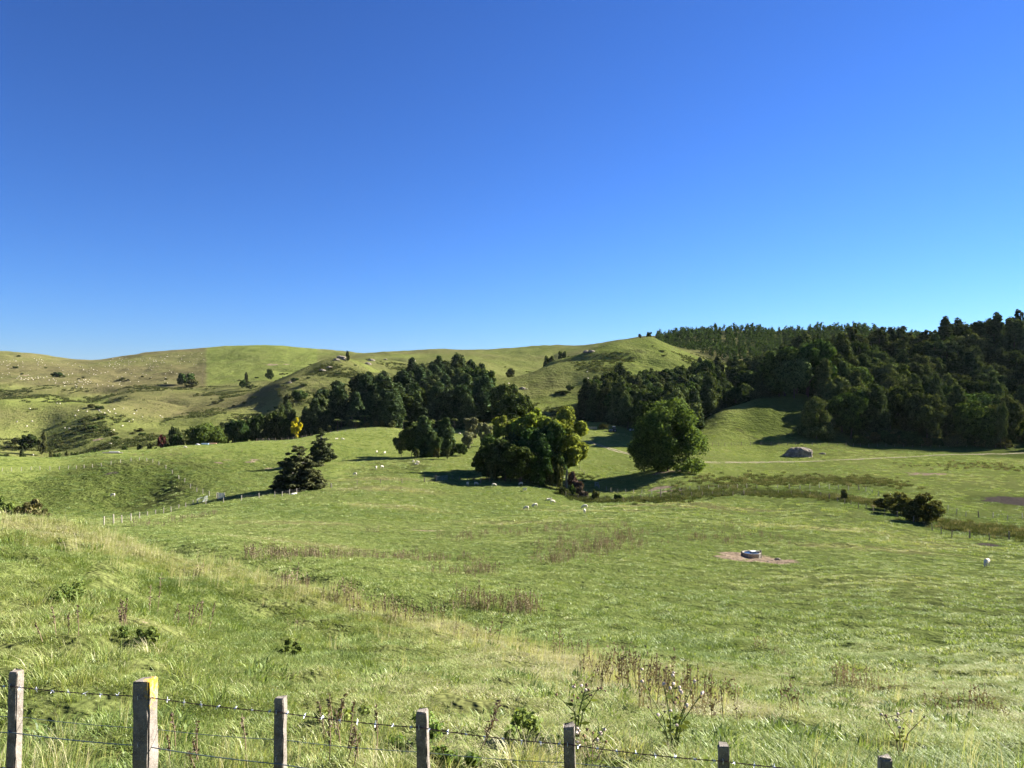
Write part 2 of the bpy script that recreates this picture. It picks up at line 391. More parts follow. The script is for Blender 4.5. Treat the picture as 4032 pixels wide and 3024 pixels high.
def grid_mesh(name, Zv):
    n, m = XG.shape
    co = np.stack([XG, YG, Zv], -1).reshape(-1, 3).astype(np.float32)
    i = np.arange(n)[:, None]; j = np.arange(m - 1)[None]
    i2 = (i + 1) % n
    q = np.stack([i * m + j, i2 * m + j, i2 * m + j + 1, i * m + j + 1], -1).reshape(-1, 4)
    me = bpy.data.meshes.new(name)
    me.vertices.add(len(co)); me.vertices.foreach_set('co', co.ravel())
    me.loops.add(q.size); me.loops.foreach_set('vertex_index', q.ravel()[::-1].astype(np.int32).copy())
    me.polygons.add(len(q)); me.polygons.foreach_set('loop_start', np.arange(0, q.size, 4, dtype=np.int32))
    me.polygons.foreach_set('loop_total', np.full(len(q), 4, dtype=np.int32))
    me.update(calc_edges=True)
    me.polygons.foreach_set('use_smooth', np.ones(len(q), dtype=bool))
    return me
gm = grid_mesh('ground', ZG)
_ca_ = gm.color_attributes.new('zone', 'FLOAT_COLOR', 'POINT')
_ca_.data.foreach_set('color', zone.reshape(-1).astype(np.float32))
_th = gm.attributes.new('thatch_shade', 'FLOAT', 'POINT')   # thatch, with the shade between grass tufts painted into the ground colour
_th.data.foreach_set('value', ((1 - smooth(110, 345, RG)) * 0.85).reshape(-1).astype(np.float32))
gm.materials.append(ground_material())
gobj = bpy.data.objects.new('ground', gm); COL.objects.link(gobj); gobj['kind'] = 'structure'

# ------------------------------------------------------------------ thin morning air
def haze_box():
    me = bpy.data.meshes.new('haze')
    x0, x1, y0, y1, z0, z1 = -6500, 6500, -6500, 6500, float(ZG.min()) - 1.0, 112
    v = [(x, y, z) for z in (z0, z1) for y in (y0, y1) for x in (x0, x1)]
    me.from_pydata(v, [], [(0, 2, 3, 1), (4, 5, 7, 6), (0, 1, 5, 4), (2, 6, 7, 3), (0, 4, 6, 2), (1, 3, 7, 5)])
    m = bpy.data.materials.new('haze'); m.use_nodes = True; m.node_tree.nodes.clear()
    o = m.node_tree.nodes.new('ShaderNodeOutputMaterial'); p = m.node_tree.nodes.new('ShaderNodeVolumePrincipled')
    p.inputs['Color'].default_value = (0.80, 0.89, 1.0, 1); p.inputs['Density'].default_value = 0.000009
    m.node_tree.links.new(p.outputs[0], o.inputs['Volume'])
    me.materials.append(m)
    ob = bpy.data.objects.new('haze', me); COL.objects.link(ob); ob['kind'] = 'stuff'
haze_box()

# ------------------------------------------------------------------ building helpers
rng = np.random.default_rng(7)
class MB:                                        # collects quads, boxes, tubes and lathes, then links ONE mesh object
    def __init__(s): s.v = []; s.f = []; s.mi = []; s.cur = 0
    def add(s, vs, fs):
        k = len(s.v); s.v += [tuple(v) for v in vs]
        for f in fs: s.f.append([k + i for i in f]); s.mi.append(s.cur)
    def box(s, c, d, R=None, taper=1.0):
        x, y, z = d[0] / 2, d[1] / 2, d[2] / 2
        vs = [Vector((sx * x * (taper if sz > 0 else 1), sy * y * (taper if sz > 0 else 1), sz * z)) for sz in (-1, 1) for sy in (-1, 1) for sx in (-1, 1)]
        if R is not None: vs = [R @ v for v in vs]
        s.add([v + Vector(c) for v in vs], [(0, 2, 3, 1), (4, 5, 7, 6), (0, 1, 5, 4), (2, 6, 7, 3), (0, 4, 6, 2), (1, 3, 7, 5)])
    def tube(s, pts, rad, n=6, caps=True):
        pts = [Vector(p) for p in pts]
        rad = rad if hasattr(rad, '__len__') else [rad] * len(pts)
        vs = []
        for i, p in enumerate(pts):
            d = (pts[min(i + 1, len(pts) - 1)] - pts[max(i - 1, 0)]).normalized()
            a = d.cross(Vector((0, 0, 1)))
            a = a.normalized() if a.length > 1e-3 else Vector((1, 0, 0))
            b = d.cross(a)
            for k in range(n):
                t = 2 * math.pi * k / n
                vs.append(p + (a * math.cos(t) + b * math.sin(t)) * rad[i])
        fs = [(i * n + k, i * n + (k + 1) % n, (i + 1) * n + (k + 1) % n, (i + 1) * n + k) for i in range(len(pts) - 1) for k in range(n)]
        if caps: fs += [tuple(range(n))[::-1], tuple((len(pts) - 1) * n + k for k in range(n))]
        s.add(vs, fs)
    def lathe(s, prof, n=32, c=(0, 0, 0), closed=True):
        vs = [(c[0] + r * math.cos(2 * math.pi * k / n), c[1] + r * math.sin(2 * math.pi * k / n), c[2] + z) for r, z in prof for k in range(n)]
        m = len(prof)
        rows = m if closed else m - 1
        s.add(vs, [(i * n + k, i * n + (k + 1) % n, ((i + 1) % m) * n + (k + 1) % n, ((i + 1) % m) * n + k) for i in range(rows) for k in range(n)])
    def mesh(s, name, mats, smooth_=False):
        me = bpy.data.meshes.new(name)
        me.from_pydata(s.v, [], s.f)
        for m in (mats if isinstance(mats, (list, tuple)) else [mats]): me.materials.append(m)
        me.polygons.foreach_set('material_index', s.mi)
        if smooth_: me.polygons.foreach_set('use_smooth', [True] * len(s.f))
        me.update()
        return me
    def build(s, name, mats, parent=None, smooth_=False): return link(name, s.mesh(name, mats, smooth_), parent)
def link(name, me, parent=None, loc=None):
    o = bpy.data.objects.new(name, me); COL.objects.link(o)
    if parent is not None: o.parent = parent
    if loc is not None: o.location = loc
    return o
def tag(o, label, cat, group=None):
    o['label'] = label; o['category'] = cat
    if group: o['group'] = group
    return o
def thing(name, label, cat, loc=(0, 0, 0), rz=0.0, group=None):
    o = bpy.data.objects.new(name, None); COL.objects.link(o)
    o.empty_display_size = 0.2
    o.location = loc; o.rotation_euler = (0, 0, rz)
    return tag(o, label, cat, group)
def bevel(me, w=0.01, seg=1):
    import bmesh
    bm = bmesh.new(); bm.from_mesh(me)
    bmesh.ops.bevel(bm, geom=bm.edges[:], offset=w, segments=seg, affect='EDGES', clamp_overlap=True)
    bm.to_mesh(me); bm.free(); return me
def quads_mesh(name, V, mat, per=4):             # V: (n, per, 3); one loose face each
    n = len(V)
    me = bpy.data.meshes.new(name)
    me.vertices.add(n * per); me.vertices.foreach_set('co', V.astype(np.float32).ravel())
    me.loops.add(n * per); me.loops.foreach_set('vertex_index', np.arange(n * per, dtype=np.int32))
    me.polygons.add(n); me.polygons.foreach_set('loop_start', np.arange(0, n * per, per, dtype=np.int32))
    me.polygons.foreach_set('loop_total', np.full(n, per, dtype=np.int32))
    me.update(calc_edges=True); me.materials.append(mat)
    return me

# ------------------------------------------------------------------ trees: every crown is loose leaf sprays spread over its boughs
def unit(v): return v / np.maximum(np.linalg.norm(v, axis=-1, keepdims=True), 1e-9)
def sprays(clumps, n, size, rg, up=0.3, shell=0.55, aspect=1.5, weight=None):
    c = np.array(clumps)                          # x y z rx ry rz
    w = (c[:, 3] * c[:, 4] + c[:, 4] * c[:, 5] + c[:, 3] * c[:, 5]) if weight is None else weight
    k = rg.choice(len(c), n, p=w / w.sum())
    d = unit(rg.normal(size=(n, 3)))
    rad = shell + (1 - shell) * rg.random(n) ** 0.6
    rad *= 0.85 + 0.3 * rg.random(n)
    p = c[k, :3] + d * rad[:, None] * c[k, 3:]
    nrm = unit(d + rg.normal(size=(n, 3)) * 0.55 + np.array([0, 0, up]))
    t = unit(np.cross(nrm, rg.normal(size=(n, 3))))
    b = np.cross(nrm, t)
    s = size * (0.6 + 0.8 * rg.random(n))[:, None]
    a1 = t * s * aspect * 0.5; b1 = b * s * 0.5
    bend = nrm * s * 0.18
    return np.stack([p - a1 - bend, p + b1 + bend * .5, p + a1 - bend, p - b1 + bend * .5], 1)
def bough_trunk(h, r, limbs, name, mat, lean=(0, 0), top=0.9, n=7):
    m = MB()
    pts = [(lean[0] * t * t + 0.02 * h * math.sin(5 * t + r * 40), lean[1] * t * t, h * top * t) for t in (-0.03, 0.0, 0.12, 0.3, 0.55, 0.8, 1.0)]
    m.tube(pts, [r * 1.45, r * 1.3, r, r * .85, r * .6, r * .35, r * .1], n)
    for a, z0, L, rise in limbs:
        x0 = lean[0] * (z0 / h) ** 2; y0 = lean[1] * (z0 / h) ** 2
        m.tube([(x0, y0, z0), (x0 + math.cos(a) * L * .5, y0 + math.sin(a) * L * .5, z0 + rise * .35), (x0 + math.cos(a) * L, y0 + math.sin(a) * L, z0 + rise)], [r * .42, r * .26, r * .08], 5)
    return m.mesh(name, mat)
PROTO = {}
def reg(key, crown, trunk, h, w): PROTO[key] = (crown, trunk, h, w)   # natural height and width of the prototype

bark_dark = plain('bark_dark', (0.075, 0.06, 0.045), 0.95, 0.5, 6, 0.1)
bark_grey = plain('bark_grey', (0.21, 0.19, 0.155), 0.95, 0.4, 5, 0.1)
L_pod = leafmat('podocarp_leaf', (0.016, 0.028, 0.011), (0.068, 0.098, 0.042), (0.130, 0.150, 0.070), 0.18)
L_pod2 = leafmat('olive_podocarp_leaf', (0.020, 0.032, 0.012), (0.086, 0.112, 0.044), (0.165, 0.170, 0.078), 0.2)
L_dark = leafmat('dark_broadleaf', (0.014, 0.027, 0.009), (0.070, 0.102, 0.029), (0.140, 0.178, 0.056), 0.22)
L_oak = leafmat('summer_leaf', (0.030, 0.046, 0.013), (0.125, 0.170, 0.045), (0.26, 0.30, 0.10), 0.34)
L_plane = leafmat('yellowing_leaf', (0.050, 0.072, 0.015), (0.20, 0.245, 0.048), (0.42, 0.45, 0.10), 0.4)
L_yellow = leafmat('gold_leaf', (0.20, 0.18, 0.012), (0.52, 0.46, 0.03), (0.70, 0.60, 0.05), 0.4)
L_pine = leafmat('needle', (0.022, 0.032, 0.013), (0.098, 0.112, 0.048), (0.175, 0.184, 0.088), 0.12)
L_fern = leafmat('frond', (0.061, 0.093, 0.022), (0.166, 0.196, 0.064), (0.298, 0.306, 0.128), 0.3)
L_grey = leafmat('grey_leaf', (0.079, 0.093, 0.048), (0.193, 0.196, 0.104), (0.315, 0.297, 0.176), 0.25)
L_red = leafmat('copper_leaf', (0.045, 0.022, 0.018), (0.12, 0.058, 0.045), None, 0.2)
L_scrub = leafmat('scrub_leaf', (0.030, 0.038, 0.014), (0.126, 0.136, 0.048), (0.219, 0.196, 0.080), 0.2)
L_dead = leafmat('dead_twig', (0.07, 0.050, 0.038), (0.15, 0.112, 0.088), (0.24, 0.19, 0.15), 0.2)

def podocarp(key, seed, mat, h=20.0, w=12.0, n=8000, power=0.6, tops=1, base=0.04, slim=1.0, size=0.6, lumps=84):
    rg = np.random.default_rng(seed); cl = []
    for tp in range(tops):
        ox, oy = (0, 0) if tp == 0 else rg.normal(size=2) * w * 0.17
        hh = h * (1 if tp == 0 else rg.uniform(0.72, 0.97))
        m_ = lumps // tops + 8
        for k in range(m_):
            t = base + (0.96 - base) * ((k + rg.random()) / m_) ** 1.15
            R = w * 0.5 * max(0.06, (1 - t) ** power) * min(1, (t + 0.2) / 0.36) * rg.uniform(0.72, 1.12)
            a = rg.uniform(0, 2 * math.pi)
            e = max(0.5, w * 0.5 * 0.27 * (1.15 - 0.6 * t)) * rg.uniform(0.75, 1.25)
            q = max(0, R - e * 0.7) * rg.uniform(0.55, 1.0)
            cl.append((ox + q * math.cos(a), oy + q * math.sin(a), min(hh * t, h - e), e * slim, e * slim, e * rg.uniform(1.05, 1.9)))
    V = sprays(cl, n, size, rg, up=0.5, shell=0.6, aspect=1.9)
    reg(key, quads_mesh('crown', V, mat), bough_trunk(h, 0.030 * h * 0.5, [], 'trunk', bark_dark, top=0.85), h, w)
def rounded(key, seed, mat, h=14.0, w=12.0, n=6500, base=0.12, lumps=34, size=0.6, flat=1.0, bark=bark_dark, limb=5, lift=0.0, lean=(0, 0), up=0.35, dome=False):
    rg = np.random.default_rng(seed); cl = []
    cz = h * (0.5 + base / 2 + lift); rz = h * (0.5 - base / 2 - lift)
    for k in range(lumps):
        d = unit(rg.normal(size=3)); d[2] = d[2] * flat
        q = rg.uniform(0.42, 0.86)
        r = w * rg.uniform(0.095, 0.165)
        x, y, z = d[0] * q * w / 2, d[1] * q * w / 2, cz + d[2] * q * rz
        if dome:
            z = h * (base + (0.93 - base) * rg.random() ** 1.05); t = z / h
            R_ = w / 2 * (1 - t ** 2.7) ** 0.5 * (0.80 + 0.30 * rg.random())
            q = max(0, R_ - r * .8) * (1 if rg.random() < .75 else rg.uniform(.3, .9)); a = rg.uniform(0, 6.283); x, y = q * math.cos(a), q * math.sin(a)
        cl.append((x + lean[0] * z / h, y + lean[1] * z / h, z, r, r, r * rg.uniform(0.7, 1.0)))
    V = sprays(cl, n, size, rg, up=up, shell=0.55, aspect=1.35)
    lm = [(rg.uniform(0, 6.28), h * rg.uniform(0.2, 0.5), w * rg.uniform(0.22, 0.38), h * rg.uniform(0.12, 0.3)) for _ in range(limb)]
    reg(key, quads_mesh('crown', V, mat), bough_trunk(h, 0.012 * h + 0.04, lm, 'trunk', bark, lean, 0.8), h, w)
def layered(key, seed, mat, h=10.0, w=11.0, n=9000, tiers=9, size=0.5, base=0.14, lean=(0, 0), power=0.6):
    rg = np.random.default_rng(seed); cl = []; lm = []
    for k in range(tiers):
        t = base + (0.97 - base) * k / (tiers - 1)
        R = w * 0.5 * (1 - t * 0.93) ** power * rg.uniform(0.8, 1.1)
        for a in np.linspace(0, 2 * math.pi, max(3, int(9 * (1 - t) + 2)), endpoint=False) + rg.uniform(0, 6):
            for q in (0.38, 0.75):
                rr = R * q * rg.uniform(0.75, 1.15)
                e = max(0.35, R * 0.27)
                cl.append((rr * math.cos(a) + lean[0] * t, rr * math.sin(a) + lean[1] * t, h * t + rg.normal() * 0.03 * h - (q - 0.38) * R * 0.06, e, e, e * 0.42))
            if rg.random() < 0.5: lm.append((a, h * t * 0.96, R * 0.8, R * 0.06))
    V = sprays(cl, n, size, rg, up=0.9, shell=0.45, aspect=1.8)
    reg(key, quads_mesh('crown', V, mat), bough_trunk(h, 0.034 * h, lm, 'trunk', bark_grey, lean, 0.93), h, w)
def treefern(key, seed, h=5.0, w=4.6, n=14):
    rg = np.random.default_rng(seed); Q = []
    for a in np.linspace(0, 6.283, n, endpoint=False) + rg.normal(size=n) * 0.15:
        L = w / 2 * rg.uniform(0.85, 1.1); rise = rg.uniform(0.25, 0.9); prev = None
        d = np.array([math.cos(a), math.sin(a), 0]); sd_ = np.array([-d[1], d[0], 0])
        for s in np.linspace(0, 1, 6):
            p = np.array([0, 0, h]) + d * L * s + np.array([0, 0, rise * math.sin(s * 2.6) - 0.5 * s * s])
            wd = 0.46 * math.sin(min(1, s * 1.1 + 0.12) * 3.0) + 0.03
            cur = (p - sd_ * wd - [0, 0, wd * .35], p, p + sd_ * wd - [0, 0, wd * .35])
            if prev is not None:
                Q.append([prev[0], prev[1], cur[1], cur[0]]); Q.append([prev[1], prev[2], cur[2], cur[1]])
            prev = cur
    m = MB(); m.tube([(0, 0, -.1), (.05, 0, h * .5), (0, 0, h)], [.16, .12, .14], 6)
    reg(key, quads_mesh('crown', np.array(Q), L_fern), m.mesh('trunk', bark_dark), h + 0.5, w)
def shrub(key, seed, mat, h=2.2, w=2.8, n=1300, size=0.28, lumps=12):
    rounded(key, seed, mat, h, w, n, base=0.0, lumps=lumps, size=size, flat=0.9, limb=3)
for i in range(4): podocarp('pod%d' % i, 20 + i, L_pod, 20, 11.5 + i * .6, power=(0.42, 0.55, 0.48, 0.34)[i])
for i in range(3): podocarp('olive%d' % i, 40 + i, L_pod2, 20, 12.0, power=(0.45, 0.55, 0.38)[i], tops=(1, 2, 3)[i])
for i in range(3): podocarp('spire%d' % i, 60 + i, (L_pod2, L_pod, L_pod2)[i], 24, 9.5, power=0.42, tops=(2, 3, 4)[i], base=0.1, slim=0.75, n=9000)
for i in range(4): rounded('bush%d' % i, 80 + i, (L_dark, L_pod2, L_dark, L_pod2)[i], 14, 12 + i, lumps=36)
for i in range(2): rounded('lowbush%d' % i, 90 + i, (L_dark, L_scrub)[i], 8, 9, n=3600, base=0.0, lumps=24, size=0.5)
for i in range(3): shrub('shrub%d' % i, 100 + i, (L_scrub, L_dark, L_dead)[i])
for i in range(2): treefern('fern%d' % i, 110 + i, 4.5 + i)

def kids(o): return [c for c in o.children]
def tree(name, label, key, loc, h, w, rz=None, group=None, cat='tree', parts=True, tilt=0.0):
    crown, trunk, H, W = PROTO[key]
    sxy, sz = w / W, h / H
    o = thing(name, label, cat, (loc[0], loc[1], loc[2] - 0.02 * h), float(rng.uniform(0, 6.28)) if rz is None else rz, group)
    if tilt: o.rotation_euler = (0, tilt, o.rotation_euler.z)
    o.scale = (sxy, sxy, sz)
    link('crown', crown, o); link('trunk', trunk, o)
    return o
def tree_px(name, label, key, px, Y, top, wpx, **kw):   # a tree standing at depth Y on the line px, its top and width as surveyed
    p = on(px, Y)
    h = -(top - HY) / FPX * Y - p.z
    return tree(name, label, key, p, max(h, 0.8), wpx / FPX * Y, **kw)
# ------------------------------------------------------------------ single trees, as surveyed
rounded('oak', 201, L_oak, 21, 21, n=26000, base=0.07, lumps=74, size=0.5, limb=9, dome=True)
rounded('dense_dome', 214, L_pod2, 14, 12, n=9000, base=0.04, lumps=60, size=0.5, limb=4, dome=True)
rounded('plane', 202, L_plane, 20, 13, n=13000, base=0.12, lumps=44, size=0.6, bark=bark_grey, limb=6)
rounded('plane_b', 203, L_plane, 18, 14, n=9000, base=0.15, lumps=40, size=0.6, limb=6)
rounded('gold', 204, L_yellow, 8, 5, n=3000, base=0.05, lumps=22, size=0.45)
rounded('elm', 205, L_oak, 12, 16, n=7000, base=0.02, lumps=44, size=0.6)
rounded('willow', 206, L_grey, 10, 8, n=4500, base=0.05, lumps=26, size=0.5)
rounded('copper', 207, L_red, 4, 4, n=1500, base=0.05, lumps=14, size=0.4)
rounded('stream_tree', 208, leafmat('glossy_leaf', (0.045, 0.060, 0.020), (0.12, 0.13, 0.045), (0.40, 0.37, 0.19), 0.3), 5.5, 6.2, n=4600, base=0.05, lumps=30, size=0.30)
layered('totara', 211, L_pine, 10.5, 11.5, n=12000, tiers=9, size=0.42, lean=(0.3, 0))
layered('totara_b', 212, L_pine, 11, 10, n=10000, tiers=10, size=0.42, base=0.2, power=0.75)
podocarp('dense_pod', 213, L_pod2, 14, 10, n=9000, power=0.42, base=0.02)

tree_px('oak_tree', 'big rounded green tree standing alone with dark shade on the grass beside it', 'oak', 2632, 233, 1575, 292, rz=0.4)
tree_px('totara_tree', 'broad dark layered tree with low spreading boughs, beside the fence and its long shadow', 'totara', 1180, 178, 1756, 262, rz=2.9)
tree_px('totara_tree', 'slimmer dark layered tree just behind the broad layered tree', 'totara_b', 1265, 232, 1692, 150, rz=1.0)
G = 'trees of the clump in the middle of the valley'
tree_px('plane_tree', 'tall tree with yellow-green leaves lit by the sun and a pale straight trunk', 'plane', 2232, 212, 1588, 211, rz=0.9, group=G)
tree_px('plane_tree', 'yellowing tree whose crown tops the back of the valley clump', 'plane_b', 2085, 226, 1598, 224, group=G)
tree_px('plane_tree', 'smaller yellowing tree on the shaded left flank of the valley clump', 'plane_b', 1985, 222, 1628, 153, group=G)
tree_px('broadleaf_tree', 'dark broadleaf tree filling the shaded middle of the valley clump', 'bush0', 2105, 206, 1650, 192, group=G)
tree_px('broadleaf_tree', 'dark tree next to the pale trunk of the yellow-green tree', 'bush2', 2170, 209, 1640, 166, group=G)
tree_px('broadleaf_tree', 'dark leafy tree at the clump edge nearest the grazing sheep', 'bush1', 1990, 204, 1712, 153, group=G)
tree_px('broadleaf_tree', 'dark drooping tree at the end of the clump, above the long shadow', 'bush0', 1915, 206, 1735, 128, group=G)
tree_px('broadleaf_tree', 'low dark tree in the front row of the clump under yellowing crowns', 'bush2', 2045, 200, 1740, 153, group=G)
tree_px('broadleaf_tree', 'dark tree behind the drooping one at the clump end', 'bush2', 1945, 214, 1700, 120, group=G)
tree_px('broadleaf_tree', 'tall dark tree behind the two yellowing crowns of the clump', 'bush1', 2040, 222, 1655, 150, group=G)
tree_px('broadleaf_tree', 'low dark tree closing the clump foot right of its centre', 'bush0', 2125, 201, 1765, 110, group=G)
for px, top, w, lab in ((1925,1806,80,'dark bush at the outer end of the clump foot'),(1985,1800,95,'dark bush beneath the leafy tree nearest the sheep'),(2075,1795,95,'dark bush filling the clump foot right of the dead stems'),(2140,1792,85,'dark bush at the clump foot left of the pale trunk'),(2192,1800,60,'dark bush tight against the pale trunk')):
    tree_px('clump_bush', lab, 'lowbush0', px, 206, top, w, cat='bush', group='bushes at the foot of the valley clump')
for px, top, w, lab in ((1935,1800,60,'low shrub under the drooping dark tree of the clump'),(2010,1806,56,'low green shrub in front of the dark clump, by the dead stems'),(2105,1812,50,'low shrub at the foot of the clump, between dead stems and pale trunk'),(2165,1806,52,'low pale shrub at the clump foot beside the pale trunk'),(2205,1815,40,'small shrub leaning against the pale trunk')):
    tree_px('shrub', lab, 'shrub0', px, 203, top, w, cat='shrub', group='shrubs at the foot of the valley clump')
tree_px('bare_shrub', 'leafless red-brown shrub beside the pale trunk', 'shrub2', 2264, 206, 1838, 66, cat='shrub')
tree_px('bare_shrub', 'pale dead stems standing in front of the dark clump', 'shrub2', 2048, 198, 1850, 18, cat='shrub')
G = 'evergreens of the small clump left of the valley clump'
for key, px, Y, top, w, lab in (('dense_pod',1672,258,1636,125,'tallest dark evergreen of the small clump beside the shadowed grass'),('dense_pod',1752,262,1642,105,'dark pointed evergreen at the inner end of the small clump'),
    ('bush1',1580,262,1688,62,'small ragged tree at the outer end of the small clump'),('bush2',1622,258,1668,90,'round dark tree between the ragged tree and the tallest evergreen'),('bush3',1715,256,1692,60,'short olive tree in front of the small clump')):
    tree_px('evergreen_tree', lab, key, px, Y, top, w, group=G)
for px, top, w, lab in ((1640,1760,30,'low shrub under the tallest evergreen of the small clump'),(1720,1758,34,'pale low shrub at the small clump foot'),(1762,1762,26,'low shrub at the inner end of the small clump')):
    tree_px('shrub', lab, 'shrub0', px, 250, top, w, cat='shrub', group='shrubs at the foot of the small clump')
for key, px, Y, top, w, lab in (('willow',1862,300,1628,80,'tall grey-green tree between the two valley clumps'),('willow',1905,290,1650,70,'grey-green tree touching the dark end of the valley clump'),('willow',1838,280,1690,60,'short grey tree in front of the tall grey-green tree'),('lowbush0',1815,262,1740,52,'low dark bush between the two valley clumps')):
    tree_px('willow_tree', lab, key, px, Y, top, w, group='grey-green trees between the clumps')
G = 'trees by the fenced stream'
tree_px('stream_tree', 'largest leafy bush-like tree by the stream fence, sunlit on one side', 'stream_tree', 3634, 141, 1944, 150, group=G)
tree_px('stream_tree', 'middle dark bushy tree between two others by the stream', 'stream_tree', 3545, 150, 1936, 118, group=G)
tree_px('stream_tree', 'bushy stream tree farthest from the largest one, partly hidden', 'stream_tree', 3488, 156, 1944, 92, group=G)
tree_px('sapling', 'small thin sapling on its own by the stream fence posts', 'stream_tree', 3326, 168, 1925, 40, group=G)
for px, Y, top, w, key, lab in ((2214,196,1912,36,'shrub0','round olive shrub at the stream bend, by its first fence post'),(2256,198,1904,34,'shrub1','round green shrub next to the reddish one in the stream strip'),(2290,196,1904,48,'shrub2','dusky reddish shrub in the fenced stream strip'),(2345,192,1925,46,'shrub0','low olive shrub in the stream strip below the stile'),(2430,186,1942,40,'shrub1','low dark shrub in the stream strip opposite the bare earth')):
    tree_px('stream_shrub', lab, key, px, Y, top, w, cat='shrub', group='shrubs in the fenced stream strip')
tree_px('evergreen_tree', 'lone round evergreen on the shaded grass slope before the big wood', 'dense_dome', 3213, 327, 1562, 130)
tree_px('dead_top_tree', 'thin pale-trunked tree with a small crown before the dark wood', 'bush1', 3940, 325, 1565, 60)

# ------------------------------------------------------------------ trees in the gully beyond the near ridge
G = 'trees of the gully beyond the near ridge'
row = (('elm',815,352,1652,172,'wide pale green tree in the row behind the pasture crest'),('bush0',935,362,1632,105,'round dark tree beside the wide pale green tree'),('bush2',1010,372,1622,90,'dark tree in the gully row, next but one to the wide pale green tree'),
  ('bush0',1085,378,1600,110,'big dark tree left of the golden one'),('bush2',1140,372,1640,80,'dark tree right against the golden tree'),('pod1',1240,370,1565,110,'dark conical tree just beyond the golden tree'),('pod0',1205,382,1600,70,'dark narrow tree squeezed beside the golden tree'),
  ('pod3',1290,372,1610,80,'dark conical tree where the gully row meets the middle wood'),('bush3',1130,430,1575,70,'olive tree standing behind the big dark tree of the gully row'),('bush1',690,358,1668,56,'ragged dark tree above the copper shrub'),
  ('lowbush0',700,352,1700,60,'low dark tree between the copper shrub and the wide pale tree'),('bush3',880,372,1650,60,'olive tree behind the wide pale green tree'))
for key, px, Y, top, w, lab in row: tree_px('broadleaf_tree', lab, key, px, Y, top, w, group=G)
tree_px('golden_tree', 'small golden yellow autumn tree in the dark gully row', 'gold', 1166, 355, 1634, 44)
tree_px('copper_shrub', 'dark red shrub at the end of the gully row', 'copper', 640, 350, 1708, 36, cat='shrub')
for i, (key, px, Y, top, w) in enumerate((('lowbush1',600,352,1735,40),('lowbush0',655,348,1738,40),('lowbush1',560,348,1742,44),('lowbush0',490,345,1748,36),('shrub0',425,340,1762,40),('lowbush0',370,342,1762,30),('shrub0',395,338,1748,18),('lowbush0',295,345,1770,34),('lowbush1',258,345,1768,26),('lowbush0',225,345,1775,36),
      ('lowbush1',195,345,1770,28),('bush1',87,350,1757,26),('lowbush1',30,345,1780,30),('lowbush0',8,345,1776,30),('lowbush0',110,450,1700,80),('lowbush1',165,440,1690,36),('lowbush1',60,460,1720,50))):
    tree_px('gully_bush', 'rough bush in the gully below the sheep hills', key, px, Y, top, w, cat='bush', group='bushes in the gully below the sheep hills')

# ------------------------------------------------------------------ scattered trees on the far hills
far_t = (('lowbush0',735,800,1462,76,'dark clump of trees standing alone below the boundary fence on the sheep hill'),('lowbush1',750,780,1490,60,'smaller dark bush under the lone dark clump on the sheep hill'),('lowbush0',222,900,1462,46,'dark bush in the fold of the sheep hill'),('lowbush1',245,880,1475,28,'bush beside the one in the fold of the sheep hill'),
  ('bush1',1368,690,1376,14,'tiny lone tree on the skyline above the rocky knob'),('lowbush1',1370,686,1392,14,'little bush at the foot of the lone skyline tree'),('lowbush0',1223,700,1448,28,'round dark bush beside the shadowed rocky ridge'),('lowbush0',1062,800,1445,34,'round dark bush below the orange slip'),
  ('lowbush1',967,760,1462,20,'small tree on the green hill below the slip'),('lowbush0',955,740,1490,30,'dark bush on the green hill slope'),('lowbush1',985,730,1497,34,'low bush on the green hill slope, lowest of three'),('lowbush0',2213,690,1374,40,'round dark tree in the saddle left of the grassy hill'),('lowbush0',2160,700,1388,50,'dark tree pair in the saddle left of the grassy hill'),
  ('lowbush1',2012,610,1446,50,'round tree at the top end of the middle wood'),('lowbush0',2605,640,1382,40,'dark tree on the upper face of the grassy hill'),('lowbush1',2610,625,1420,30,'small tree beneath the dark one on the grassy hill face'),('bush3',2245,520,1512,40,'grey tree in the gully of the grassy hill'),('lowbush0',2215,515,1535,70,'dark bush in the gully of the grassy hill'),
  ('bush1',2520,700,1312,14,'first small tree on the skyline at the top of the grassy hill'),('lowbush0',2556,705,1302,24,'skyline bush on top of the grassy hill'),('lowbush0',1180,560,1530,70,'dark scrubby bush below the rocky knob'),('lowbush1',1140,540,1545,50,'scrub bush left of the one below the rocky knob'),
  ('bush3',1130,470,1565,44,'round tree on the slope behind the gully row'),('lowbush1',1100,480,1580,50,'low bush on the slope behind the gully row'))
for key, px, Y, top, w, lab in far_t: tree_px('hill_bush' if 'bush' in key else 'hill_tree', lab, key, px, Y, top, w, group='scattered trees on the far hills')
for px, py in ((60,1450),(85,1475),(310,1495),(330,1490),(470,1500),(480,1495),(500,1500),(560,1485),(590,1492),(655,1495),(650,1512),(180,1450),(75,1405),(940,1500),(1010,1490),(870,1580),(850,1590),(365,1605),(390,1612),(400,1650),(330,1660),(345,1675),(360,1690),(375,1700),(255,1665),(240,1675),(420,1700),(440,1715),(455,1730),(520,1710),(560,1715),(545,1700),
               (1260,1460),(1300,1455),(1215,1490),(1330,1475),(1390,1490),(1420,1480),(1195,1520),(1160,1500),(1350,1520),(1280,1530),(1400,1440),(1450,1420),(1100,1560),(1000,1570),(960,1590),(920,1600)):
    p = at(px, py, 330)
    s = rng.uniform(2.0, 5.0)
    tree('scrub_bush', 'low dark scrub bush dotted on the far hillside', ('lowbush0', 'lowbush1')[int(rng.integers(2))], p, s * 0.6, s * 1.5, cat='bush', group='scrub dotted over the far hills')

